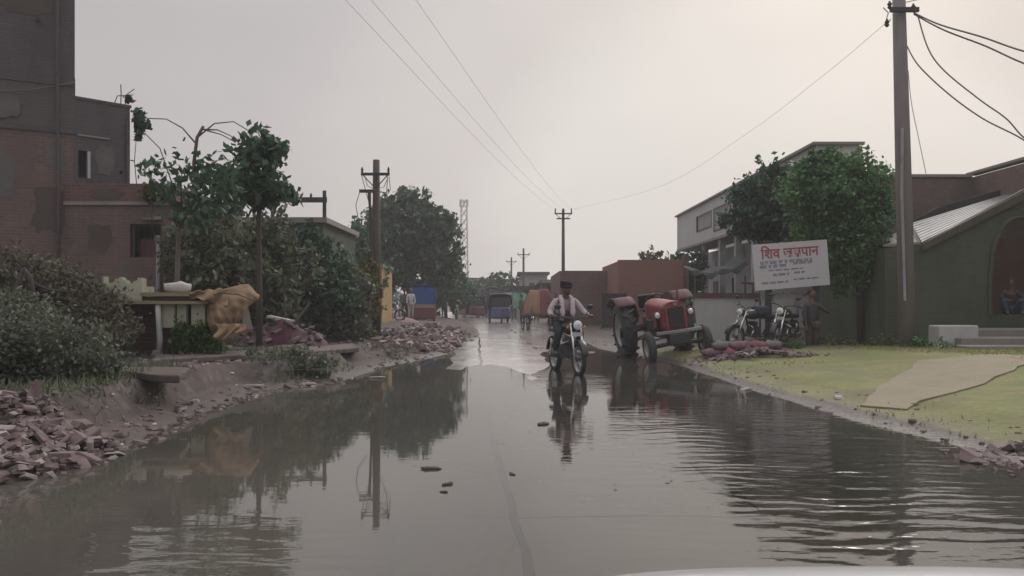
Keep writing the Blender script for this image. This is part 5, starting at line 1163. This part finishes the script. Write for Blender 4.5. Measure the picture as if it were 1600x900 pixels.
person('person with dark turban and pale pink scarf riding the motorcycle towards us', ml, mr,
       dict(pelvis=(0, .22, .90), waist=(0, .17, 1.05), chest=(0, .09, 1.25), neck=(0, .04, 1.42), head=(0, 0, 1.53), top=(0, .0, 1.60), shL=(.18, .07, 1.35), elL=(.33, -.02, 1.13), wrL=(.36, -.22, 1.07),
            shR=(-.18, .07, 1.35), elR=(-.33, 0, 1.13), wrR=(-.35, -.22, 1.07), hiL=(.10, .18, .87), knL=(.21, -.20, .76), anL=(.22, .04, .40), toL=(.23, -.12, .36), hiR=(-.10, .18, .87), knR=(-.22, -.20, .76), anR=(-.22, .04, .40), toR=(-.23, -.12, .36)),
       shirt=(.50, .43, .46), trousers=(.045, .06, .07), cap=(.045, .04, .05), scarf=(.60, .52, .55), grip=True, sub=2, cn='rider', vest=(.15, .105, .13))
# sleeves pale as in the photo are part of the scarf wrap: short draped ends over the shoulders
# parked motorcycles by the low wall
for k, (px, dd, rz, lab) in enumerate([(1178, 19.5, R(-60), 'parked black motorcycle in front of the low white wall, left one of two'), (1222, 19.0, R(-35), 'parked dark motorcycle in front of the low white wall, right one of two')]):
    x = X(px, dd); g = Vector((x, dd, gz(x, dd)-.01))
    if k == 0: pk = motorcycle(lab, g, rz, 'parked motorcycles'); pk.rotation_euler.y = R(7)
    else: q = dup(pk, lab, g, rz, 'parked motorcycles'); q.rotation_euler.y = R(8)
MB().box((0, .1, .95), (.34, .42, .2), None, .8, .05).build('bag', cloth('bag', (.06, .08, .11)), pk, bevel=.05)
dd = 19.3; x = X(1268, dd)
person('person with black hair in a dull brown shirt standing at the signboard post', (x, dd, gz(x, dd)-.35), R(25), dict(elL=(.30, -.12, 1.22), wrL=(.48, -.16, 1.14)), shirt=(.085, .085, .09), trousers=(.10, .085, .08), cn='post')
dd = 20.0; x = X(1580, dd)
person('person in dark maroon clothes sitting inside the arched doorway', (x, dd, Z(492, 19.33)-.03), R(-20),
       dict(pelvis=(0, .1, .16), waist=(0, .1, .30), chest=(0, .05, .50), neck=(0, .02, .67), head=(0, 0, .79), top=(0, 0, .87), shL=(.17, .04, .60), elL=(.24, -.12, .42), wrL=(.16, -.3, .40), shR=(-.17, .04, .60), elR=(-.24, -.12, .42), wrR=(-.16, -.3, .40),
            hiL=(.10, .05, .15), knL=(.22, -.32, .40), anL=(.16, -.40, .08), toL=(.17, -.54, .04), hiR=(-.10, .05, .15), knR=(-.22, -.32, .40), anR=(-.16, -.40, .08), toR=(-.17, -.54, .04)), shirt=(.07, .045, .06), trousers=(.05, .09, .13), cn='sit')
# ---- tractor
xt = X(1063, 17.2); g = Vector((xt, 17.3, .01)); t = thing('tractor', 'red farm tractor with big muddy wheels standing at the right edge of the water', 'tractor', g, R(9))
t.rotation_euler = (R(1), R(-7.5), R(6))
M_rimw = pm('pale_rim', (.42, .41, .39), (.28, .27, .26), 8, .6)
for s in (-1, 1):
    wheel(t, 'rear_wheel', (s*.68, 1.78, .68), .68, .34, .40, M_mudtyre, lugs=18, rimm=M_rimw, n=32)
    wheel(t, 'front_wheel', (s*.62, 0, .36), .36, .17, .2, M_mudtyre, rimm=M_rimw)
    # fender: arc over the rear wheel with a flat top
    MB().sheet(lambda u, v: (s*(.46+.46*v), 1.78-.76*math.cos(.85+u*1.5), .68+.76*math.sin(.85+u*1.5)), 14, 3).build('fender', M_redrust, t, smooth=True, solid=.02)
    MB().sheet(lambda u, v: (s*.46, 1.78-(.45+.31*v)*math.cos(.5+u*1.9), .68+(.30+.46*v)*math.sin(.5+u*1.9)), 14, 2).build('fender_side', M_redrust, t, solid=.015)
    MB().lathe([(-.05, .01), (-.06, .05), (-.02, .075), (.05, .06), (.08, .01)], 14, (s*.37, .02, 1.03), 'y', False).build('headlight_shell', M_blackplastic, t, smooth=True)
    MB().lathe([(-.075, .01), (-.07, .045), (-.05, .068), (-.045, .01)], 14, (s*.37, .015, 1.03), 'y', False).build('headlight', M_lamp, t, smooth=True)
    MB().box((s*.30, .06, 1.03), (.12, .03, .03)).build('lamp_bracket', M_dark, t)
    MB().tube([(s*.1, 0, .40), (s*.58, 0, .36)], .045, 8).build('front_axle', M_dark, t)
    MB().box((s*.44, -.02, .93), (.06, .04, .34)).build('side_marker', M_redrust, t, bevel=.01)
# bonnet with rounded top
def bon(u, v):
    a = math.pi*v; w_ = .25; x = -w_*math.cos(a)*(1.0); x = w_*(1 if v > .8 else -1 if v < .2 else -math.cos((v-.2)/.6*math.pi)); z = 1.12+.17*math.sin(max(0, min(1, (v-.2)/.6))*math.pi)**.7 if .2 <= v <= .8 else .70+.42*(v/.2 if v < .2 else (1-v)/.2)
    return (x, -.12+1.45*u, z+.05*u)
MB().sheet(bon, 8, 24).build('bonnet', M_red, t, smooth=True, solid=.012)
MB().prism([Vector(bon(0, v))+Vector((0, .01, 0)) for v in np.linspace(0, 1, 25)], (0, .04, 0)).build('nose_panel', M_red, t)
gr = MB().box((.02, -.13, .95), (.34, .02, .44)).build('grille', M_blackplastic, t)
for k in range(9): MB().box((.02, -.145, .77+.045*k), (.33, .012, .012)).build('slat', M_dark, gr)
for s in (-1, 1): MB().box((s*.205, -.138, .94), (.045, .02, .48)).build('nose_trim', M_red, t, bevel=.008)
MB().box((0, -.16, 1.24), (.07, .02, .05)).build('badge', M_metal, t)
MB().box((0, -.24, .66), (1.0, .05, .07)).build('bumper', M_metal, t, bevel=.01)
MB().box((0, -.16, .50), (.5, .26, .26), None, .9).build('front_weight', M_blackplastic, t, bevel=.03)
MB().box((0, .65, .62), (.30, 1.4, .30)).build('engine', M_engine, t, bevel=.03)
MB().tube([(0, .1, .36), (0, .0, .40)], .08, 8).build('axle_pivot', M_dark, t)
MB().box((0, 1.72, .72), (.36, .5, .42)).build('gearbox', M_engine, t, bevel=.04)
MB().tube([(-.5, 1.78, .68), (.5, 1.78, .68)], .09, 10).build('rear_axle', M_dark, t)
MB().tube([(.0, 1.15, 1.1), (0, 1.33, 1.36)], .022, 8).build('steering_column', M_dark, t)
sw = MB().tube([(math.cos(a)*.19, 1.33+math.sin(a)*.16, 1.36-math.sin(a)*.08) for a in np.linspace(0, 2*math.pi, 21)], .017, 6)
for a in (0, 2.1, 4.2): sw.tube([(0, 1.33, 1.36), (math.cos(a)*.19, 1.33+math.sin(a)*.16, 1.36-math.sin(a)*.08)], .011, 5)
sw.build('steering_wheel', M_blackplastic, t, smooth=True)
MB().box((0, 1.82, 1.08), (.44, .40, .09)).build('seat', M_blackplastic, t, bevel=.03); MB().box((0, 2.02, 1.28), (.42, .07, .32), Matrix.Rotation(.15, 3, 'X')).build('backrest', M_blackplastic, t, bevel=.03)
MB().tube([(.30, .55, .95), (.31, .55, 1.25), (.31, .55, 1.5)], [.035, .045, .03], 9).build('exhaust_pipe', M_rust, t, smooth=True)
MB().box((-.30, .75, .78), (.16, .34, .26)).build('battery_box', M_engine, t, bevel=.02)
MB().lathe([(0, .01), (0, .08), (.22, .08), (.24, .01)], 12, (-.33, .35, .72), 'z', False).build('air_filter', M_engine, t)
for k, pts_ in enumerate([[(-.18, .3, .85), (-.30, .35, .70), (-.28, .6, .60), (-.17, .8, .62)], [(-.2, .5, .95), (-.33, .7, .95), (-.3, 1.0, .85), (-.18, 1.1, .8)], [(.2, .3, .8), (.3, .45, .68), (.25, .8, .66)]]):
    MB().tube(pts_, .014, 6).build('hose', M_blackplastic, t, smooth=True)
MB().tube([(-.16, .05, .55), (-.56, .0, .5)], .018, 6).build('steering_rod', M_dark, t)
MB().box((-.19, .55, .88), (.05, .5, .22)).build('side_louvre', M_dark, t)
for s in (-1, 1): MB().tube([(s*.2, -.24, .66), (s*.18, .1, .6)], .03, 6).build('bumper_bracket', M_dark, t)
MB().sheet(lambda u, v: (-.62-.3*v, 1.28-.04*math.sin(u*9), .30+.48*u), 6, 3).build('mudflap', M_blackplastic, t, solid=.01)
MB().tube([(-.25, 1.3, .55), (-.5, 1.25, .5), (-.5, 1.0, .48)], .022, 6).build('footrest', M_dark, t)
# ---- auto rickshaws
def rickshaw(name, label, loc, rz, hood, body, group):
    """three-wheeler, front towards -y"""
    t = thing(name, label, 'auto rickshaw', loc, rz, group)
    wheel(t, 'front_wheel', (0, -1.05, .2), .2, .1, .11, M_tyre)
    for s in (-1, 1):
        wheel(t, 'rear_wheel', (s*.55, .85, .2), .2, .11, .11, M_tyre)
        MB().tube([(s*.56, -.62, .85), (s*.55, -.50, 1.4), (s*.54, -.42, 1.62)], .025, 6).build('pillar', M_dark, t)
        MB().box((s*.6, .75, .50), (.10, 1.05, .48)).build('side_panel', body, t, bevel=.03)
        MB().ball((s*.38, -.80, .72), .07, 10, (1, .5, 1)).build('headlight', M_lamp, t, smooth=True)
        MB().box((s*.52, 1.31, .55), (.10, .03, .16)).build('tail_light', M_red, t)
    MB().sheet(lambda u, v: ((.62*(1-.12*u))*(-math.cos(v*math.pi)), -.62-.42*math.sin(v*math.pi)*(1-.1*u), .32+.62*u), 6, 16).build('front_panel', body, t, smooth=True, solid=.02)
    MB().box((0, -.62, 1.22), (1.02, .02, .56)).build('windscreen', pm('dark_glass', (.04, .05, .06), rough=.08), t)
    MB().sheet(lambda u, v: (.66*math.copysign(abs(math.cos(v*math.pi))**.45, -math.cos(v*math.pi)), -.60+1.86*u, 1.08+(.72-.10*(1-u)**3)*abs(math.sin(v*math.pi))**.35), 10, 20).build('hood', hood, t, smooth=True, solid=.02)
    MB().box((0, 1.27, 1.28), (1.22, .02, .86)).build('rear_flap', hood, t, bevel=.008)
    MB().box((0, 1.24, .56), (1.24, .08, .60)).build('rear_panel', body, t, bevel=.03)
    MB().box((0, 1.29, .86), (1.26, .03, .16)).build('rear_band', cloth('tan_band', (.33, .25, .2)), t)
    MB().box((0, .2, .30), (1.1, 2.0, .08)).build('floor', M_dark, t)
    MB().box((0, .72, .62), (1.05, .5, .14)).build('seat', M_blackplastic, t, bevel=.03)
    return t
M_bluec = cloth('blue_hood', (.035, .095, .30), 4); M_purp = pm('violet_blue_paint', (.075, .08, .17), (.05, .055, .12), 5, .45); M_dred = pm('dark_red_paint', (.16, .045, .05), (.10, .03, .035), 5, .5)
dd = 46; x = X(662, dd); rickshaw('auto_rickshaw', 'rickshaw with blue hood and dark red body, seen from behind on the left', (x, dd, .05), R(180+4), M_bluec, M_dred, 'auto rickshaws').scale = (1.1, 1.1, 1.22)
dd = 48; x = X(781, dd); rickshaw('auto_rickshaw', 'violet blue rickshaw facing us in the far middle of the road', (x, dd, roadz(x, dd)), R(6), cloth('dark_hood', (.05, .05, .07)), M_purp, 'auto rickshaws')
# cart under a draped orange-brown cloth, left of the rider
d = 36; t = thing('covered_cart', 'handcart loaded high under a draped orange-brown cloth, left of the rider', 'cart', (X(843, d), d, .03), R(10))
t.scale = (1.25, 1.2, 1.12)
for s in (-1, 1):
    wheel(t, 'cart_wheel', (s*.5, -.4, .3), .3, .05, .24, M_tyre, 12); wheel(t, 'cart_wheel', (s*.5, .6, .3), .3, .05, .24, M_tyre, 12)
MB().box((0, .1, .66), (1.1, 1.7, .08)).build('platform', M_wood, t)
MB().box((0, .1, 1.0), (.9, 1.3, .6), None, .7, .05).build('load', M_wood, t)
def cv(u, v):
    a = u*2*math.pi; r = .56*(1-.42*(1-v)**1.6)*(1+.07*math.sin(a*7)*v); z = 1.62-1.05*v**1.2-.08*math.sin(a*3)*(v)
    return (r*math.cos(a)*1.0, .1+r*1.4*math.sin(a), z)
MB().sheet(cv, 44, 12).build('cloth_cover', cloth('orange_brown', (.34, .20, .14), 3), t, smooth=True, solid=.015)
for k, a in enumerate((2.0, 4.5)): MB().sheet(lambda u, v: Vector(cv((a+u*1.1)/6.283, v))*1.02, 10, 10).build('red_cloth', cloth('red_brown', (.20, .08, .085), 3), t, smooth=True, solid=.01)
# green awning stall, far
d = 52; t = thing('green_stall', 'far roadside stall with a green cloth awning and a pale front', 'stall', (X(812, d), d, 0))
MB().sheet(lambda u, v: (X(800, d)+u*(X(826, d)-X(800, d)), d-.5+1.6*v, Z(458, d)-.5*(1-v)+.06*math.sin(u*12)), 14, 6).build('awning', cloth('green', (.04, .13, .09)), t, world=True, solid=.02)
MB().sheet(lambda u, v: (X(801, d)+u*(X(812, d)-X(801, d)), d-.52, Z(458, d)-.5-.5*v), 6, 4).build('side_cloth', cloth('pale_green', (.26, .36, .30)), t, world=True, solid=.02)
MB().wbox(X(808, d), X(824, d), d-.2, d+.6, 0, .85).build('counter', M_white, t, world=True)
for px in (800, 826): MB().tube([(X(px, d), d-.45, 0), (X(px, d), d-.45, Z(464, d))], .03, 5).build('post', M_wood, t, world=True)
# scooter rider far left of the road and pedestrians
dd = 58; x = X(713, dd); g = Vector((x, dd, roadz(x, dd)))
q = dup(pk, 'far small motorcycle with a white-shirted rider coming round the bend', g, R(8), 'far motorcycles')
for b_ in [c for c in kids(q) if c.name.startswith('bag')]: bpy.data.objects.remove(b_)
RIDE = dict(pelvis=(0, .22, .90), waist=(0, .17, 1.05), chest=(0, .09, 1.25), neck=(0, .04, 1.42), head=(0, 0, 1.53), top=(0, .0, 1.60), shL=(.18, .07, 1.35), elL=(.33, -.02, 1.13), wrL=(.36, -.22, 1.07), shR=(-.18, .07, 1.35), elR=(-.33, 0, 1.13), wrR=(-.35, -.22, 1.07),
            hiL=(.10, .18, .87), knL=(.21, -.20, .76), anL=(.22, .04, .40), toL=(.23, -.12, .36), hiR=(-.10, .18, .87), knR=(-.22, -.20, .76), anR=(-.22, .04, .40), toR=(-.23, -.12, .36))
person('person in a white shirt riding the far small motorcycle', g, R(8), RIDE, shirt=(.62, .62, .62), grip=True, cn='far_rider', fingers=True)
for k, (px, dd, rz, sh, tr_, lab) in enumerate([(642, 43, 30, (.6, .6, .6), (.4, .4, .4), 'person in white clothes standing left of the blue-topped rickshaw'), (632, 45, 200, (.10, .11, .14), (.05, .05, .06), 'person in dark clothes beside the one in white, near the left rubble'),
        (738, 66, 10, (.55, .56, .58), (.06, .06, .07), 'far person in a pale shirt walking at the left road edge'), (747, 64, -20, (.50, .5, .5), (.3, .3, .3), 'far person in pale clothes left of the violet rickshaw'), (758, 62, 160, (.12, .13, .16), (.05, .05, .05), 'far person in dark clothes right beside the violet rickshaw'), (803, 56, 15, (.6, .58, .58), (.1, .1, .12), 'far person in a white shirt before the green stall')]):
    x = X(px, dd); person(lab, (x, dd, max(gz(x, dd), roadz(x, dd) if -6 < x < 4 else 0)), R(rz), None, shirt=sh, trousers=tr_, cn='far%d' % k)
# far lorries and carts filling the street end
def lorry(label, loc, rz, body, cab, sc_=1):
    t = thing('lorry', label, 'lorry', loc, rz, 'far lorries')
    for s in (-1, 1):
        wheel(t, 'front_wheel', (s*.85, -1.9, .42), .42, .24, .22, M_tyre, n=16); wheel(t, 'rear_wheel', (s*.85, 1.6, .42), .42, .3, .22, M_tyre, n=16)
        MB().ball((s*.7, -2.86, .85), .1, 8, (1, .5, 1)).build('headlight', M_lamp, t, smooth=True)
        MB().box((s*1.12, -2.6, 1.7), (.16, .05, .3)).build('mirror', M_dark, t)
    MB().box((0, -2.15, 1.4), (1.9, 1.35, 1.55), None, .93).build('cab', cab, t, bevel=.08)
    MB().box((0, -2.83, 1.72), (1.5, .04, .55), Matrix.Rotation(-.04, 3, 'X')).build('windscreen', MATS['dark_glass'], t)
    MB().box((0, -2.86, .72), (1.8, .1, .22)).build('bumper', M_dark, t, bevel=.02); MB().box((0, -2.855, 1.15), (1.1, .04, .3)).build('grille', M_dark, t)
    MB().box((0, .6, .72), (1.8, 5.6, .18)).build('chassis', M_dark, t)
    MB().box((0, .95, 1.55), (2.0, 3.9, 1.45)).build('load_body', body, t, bevel=.03)
    MB().sheet(lambda u, v: (-1.0+2*u, -.95+3.8*v, 2.28+.32*math.sin(u*3.14)*(1+.2*math.sin(v*12))), 12, 12).build('load_cover', cloth('brown_cover', (.12, .10, .08)), t, smooth=True, solid=.02)
    return t
dd = 72; lorry('far dark lorry facing us left of the violet rickshaw', (X(768, dd), dd, .08), R(4), M_dark, cloth('dark_cab', (.06, .08, .09)))
dd = 80; lorry('farther lorry with a pale cab, right of the violet rickshaw', (X(804, dd), dd, .08), R(-4), M_wood, M_greywall)
dd = 62; rickshaw('auto_rickshaw', 'small dark rickshaw farther along the left side of the road bend', (X(741, dd), dd, .08), R(20), cloth('black_hood', (.03, .03, .035)), M_dred, 'auto rickshaws')
dd = 45; x = X(826, dd); person('person in a yellow shirt beside the covered cart', (x, dd, roadz(x, dd)), R(30), None, shirt=(.42, .30, .07), trousers=(.08, .07, .07), cn='yel')
dd = 41; x = X(868, dd); person('person in dark clothes walking behind the motorcyclist', (x, dd, roadz(x, dd)), R(-10), None, shirt=(.07, .06, .075), trousers=(.05, .05, .06), cn='bk')
for k, (px, dd, rz, sh, tr_, lab) in enumerate([(693, 60, 40, (.4, .1, .1), (.05, .05, .06), 'far person in a red shirt at the left end of the rubble'), (724, 68, 0, (.12, .2, .3), (.05, .05, .06), 'far person in a blue shirt near the road bend'),
        (790, 60, 190, (.5, .5, .48), (.08, .08, .1), 'far person in a pale shirt just right of the violet rickshaw'), (815, 50, 60, (.10, .16, .12), (.06, .05, .05), 'person in a green shirt in front of the green awning stall'), (838, 48, 0, (.45, .42, .42), (.3, .3, .3), 'person in pale clothes behind the covered cart')]):
    x = X(px, dd); person(lab, (x, dd, max(gz(x, dd), roadz(x, dd) if -6 < x < 4 else 0)), R(rz), None, shirt=sh, trousers=tr_, cn='ext%d' % k)
for k, (px, dd, rz, lab) in enumerate([(605, 40, 80, 'parked motorcycle beside the small yellow house'), (826, 54, -30, 'parked motorcycle in front of the green awning stall'), (872, 35, 200, 'parked motorcycle against the brown brick wall')]):
    x = X(px, dd); q = dup(pk, lab, (x, dd, gz(x, dd)), R(rz), 'far motorcycles')
    for b_ in [c for c in kids(q) if c.name.startswith('bag')]: bpy.data.objects.remove(b_)
# scum, leaves and litter floating on the water
scn = np.random.default_rng(11); n = 700; fx = scn.uniform(-3.4, 4, n); fy = 3.2+scn.random(n)**1.5*14
dens = nz2(fx, fy, 1.1, 7)+.5*np.exp(-((fx-ip(LW, fy))/.5)**2)+.5*np.exp(-((fx-ip(RW, fy))/.5)**2); k = dens > .22; fx, fy = fx[k], fy[k]; n = len(fx)
an = scn.uniform(0, 6.28, n); s_ = scn.uniform(.004, .016, n)*(1+2*scn.random(n)**6); dx, dy = np.cos(an)*s_, np.sin(an)*s_; zf = .003+0*fx
Vv = np.stack([np.stack([fx-dx, fy-dy, zf], 1), np.stack([fx+dy*.6, fy-dx*.6, zf+.002], 1), np.stack([fx+dx, fy+dy, zf], 1), np.stack([fx-dy*.6, fy+dx*.6, zf+.002], 1)], 1).reshape(-1, 3)
tag(npmesh('floating_scum', Vv, np.arange(4*n).reshape(-1, 4), pm('scum', (.16, .135, .10), (.08, .07, .055), 9, .8, island=.5)), kind='stuff')
# ------------------------------------------------------------------ our own car's bonnet at the bottom edge of the view
t = thing('own_car_bonnet', 'pale grey car bonnet just showing along the bottom edge of the view', 'car', (.62, 0, 0))
M_car = pm('silver_paint', (.46, .46, .46), (.43, .43, .43), 3, .35, coat=.6)
cz = Z(885, 1.35)+.018
def bn(u, v):
    x = -.78+1.56*u; y = .55+.95*v; e_ = (2*u-1)
    return (x, y, cz-.045*abs(e_)**2.2-.25*abs(e_)**7-.07*max(0, (v-.72)/.28)**2*1.2-.055*(1-v))
MB().sheet(bn, 30, 20).build('bonnet', M_car, t, smooth=True, solid=.01)
MB().sheet(lambda u, v: (-.76+1.52*u, 1.49+.12*math.sin(v*2.6)-.25*abs(2*u-1)**4*.6, cz-.09-.045*abs(2*u-1)**2.2-.25*abs(2*u-1)**7-.42*v), 24, 8).build('bumper', M_car, t, smooth=True, solid=.01)
for s in (-1, 1):
    wheel(t, 'front_wheel', (s*.72, .85, .24), .29, .18, .19, M_tyre)
    MB().sheet(lambda u, v: (s*(.77+.02*math.sin(v*3)), .55+.93*u, cz-.30-.30*v*(.55+.45*abs(2*u-1)**2)), 12, 6).build('wing', M_car, t, smooth=True, solid=.01)
    MB().ball((s*.60, 1.40, cz-.20), .12, 12, (1.1, .7, .7)).build('headlight', M_lamp, t, smooth=True)
MB().box((0, 1.60, cz-.30), (.7, .03, .14)).build('grille', M_blackplastic, t)
MB().box((0, .5, .45), (1.35, .04, .62)).build('bulkhead', M_dark, t)
# ------------------------------------------------------------------ loose ground cover on the banks
def scatter(name, n, xr, yr, keep, m, smin, smax, seed):
    r_ = np.random.default_rng(seed); x = r_.uniform(*xr, n); y = yr[0]+r_.uniform(0, 1, n)**1.3*(yr[1]-yr[0]); k = keep(x, y); x, y = x[k], y[k]; n = len(x)
    z = hgt(x, y); s_ = r_.uniform(smin, smax, n)*(.6+r_.random(n)**3); c = np.stack([x, y, z+s_*.2], 1)
    o8 = np.array([(-1, -1, -.6), (1, -1, -.6), (1, 1, -.6), (-1, 1, -.6), (-.7, -.7, .6), (.7, -.7, .6), (.7, .7, .6), (-.7, .7, .6)], float)
    a = r_.uniform(0, 6.28, n); ca, sa = np.cos(a), np.sin(a); q = o8[None]*(1+r_.uniform(-.35, .35, (n, 8, 3))); q[..., 0] *= 1.4
    qx = q[..., 0]*ca[:, None]-q[..., 1]*sa[:, None]; qy = q[..., 0]*sa[:, None]+q[..., 1]*ca[:, None]
    V_ = (c[:, None]+np.stack([qx, qy, q[..., 2]], -1)*s_[:, None, None]).reshape(-1, 3)
    f = np.array([(3, 2, 1, 0), (4, 5, 6, 7), (0, 1, 5, 4), (1, 2, 6, 5), (2, 3, 7, 6), (3, 0, 4, 7)]); F_ = (f[None]+np.arange(n)[:, None, None]*8).reshape(-1, 4)
    tag(npmesh(name, V_, F_, m), kind='stuff')
ulf = lambda x, y: ip(LW, y)-x
scatter('gravel', 3800, (-7.5, -1.2), (5, 30), lambda x, y: (ulf(x, y) > -.12) & (nz2(x, y, 1.7, 4) > -.25), pm('bank_stones', (.20, .16, .15), (.12, .1, .095), 4, .9, island=.4), .012, .05, 3)
scatter('pale_litter', 420, (-7.0, -1.2), (5, 30), lambda x, y: (ulf(x, y) > -.05) & (ulf(x, y) < 2.4), pm('pale_litter', (.45, .42, .40), (.3, .28, .27), 4, .8, island=.3), .008, .03, 4)
scatter('gravel', 1400, (2.2, 9), (5, 26), lambda x, y: (x-ip(RW, y) > -.1) & (x-ip(RW, y) < .9), pm('bank_stones_right', (.22, .18, .16), (.13, .11, .1), 4, .9, island=.4), .008, .03, 5)
n = 42000; gx = rng.uniform(-8, -2.2, n); gy = rng.uniform(6, 24, n)
mk = (ip(LW, gy)-gx > .28) & (nz2(gx, gy, 1.5, 6)+rng.normal(0, .10, n) > .10)
gx, gy = gx[mk], gy[mk]; n = len(gx); g0 = np.stack([gx, gy, hgt(gx, gy)-.005], 1); an = rng.uniform(0, 6.28, n); hh = rng.uniform(.04, .16, n)
a_ = np.stack([np.cos(an), np.sin(an), 0*an], 1)*.012; tip = np.stack([rng.normal(0, .05, n), rng.normal(0, .05, n), hh], 1)
tag(npmesh('weed_grass', np.stack([g0-a_, g0+a_, g0+tip], 1).reshape(-1, 3), np.arange(3*n).reshape(-1, 3), M_leaf_dusty), kind='stuff')
# far wood closing the view on both sides
for (xa, xb, dd, zt) in ((-75, -14, 105, 6.0), (12, 70, 120, 5.0)):
    bl = [(x, dd+random.uniform(-4, 4), zt*random.uniform(.35, .55), random.uniform(3, 4.4), 3, zt*random.uniform(.4, .55)) for x in np.arange(xa, xb, 3.4)]
    Vv, Ff = leaves(bl, 9000, .32, clump=.8); Vv[:, 2] = np.maximum(Vv[:, 2], 0); tag(npmesh('far_wood', Vv, Ff, M_leaf_dark), kind='stuff')
# ------------------------------------------------------------------ haze
hz = MB().wbox(-130, 130, -30, 290, -1.2, 48).build('haze', bpy.data.materials.new('haze_air')); hm = hz.data.materials[0]; hm.use_nodes = True; hn = hm.node_tree; hn.nodes.clear()
ho = hn.nodes.new('ShaderNodeOutputMaterial'); hv = hn.nodes.new('ShaderNodeVolumePrincipled'); hv.inputs['Density'].default_value = .0017; hv.inputs['Color'].default_value = (.99, .98, .99, 1); hv.inputs['Anisotropy'].default_value = .1
hn.links.new(hv.outputs[0], ho.inputs['Volume']); tag(hz, kind='stuff')
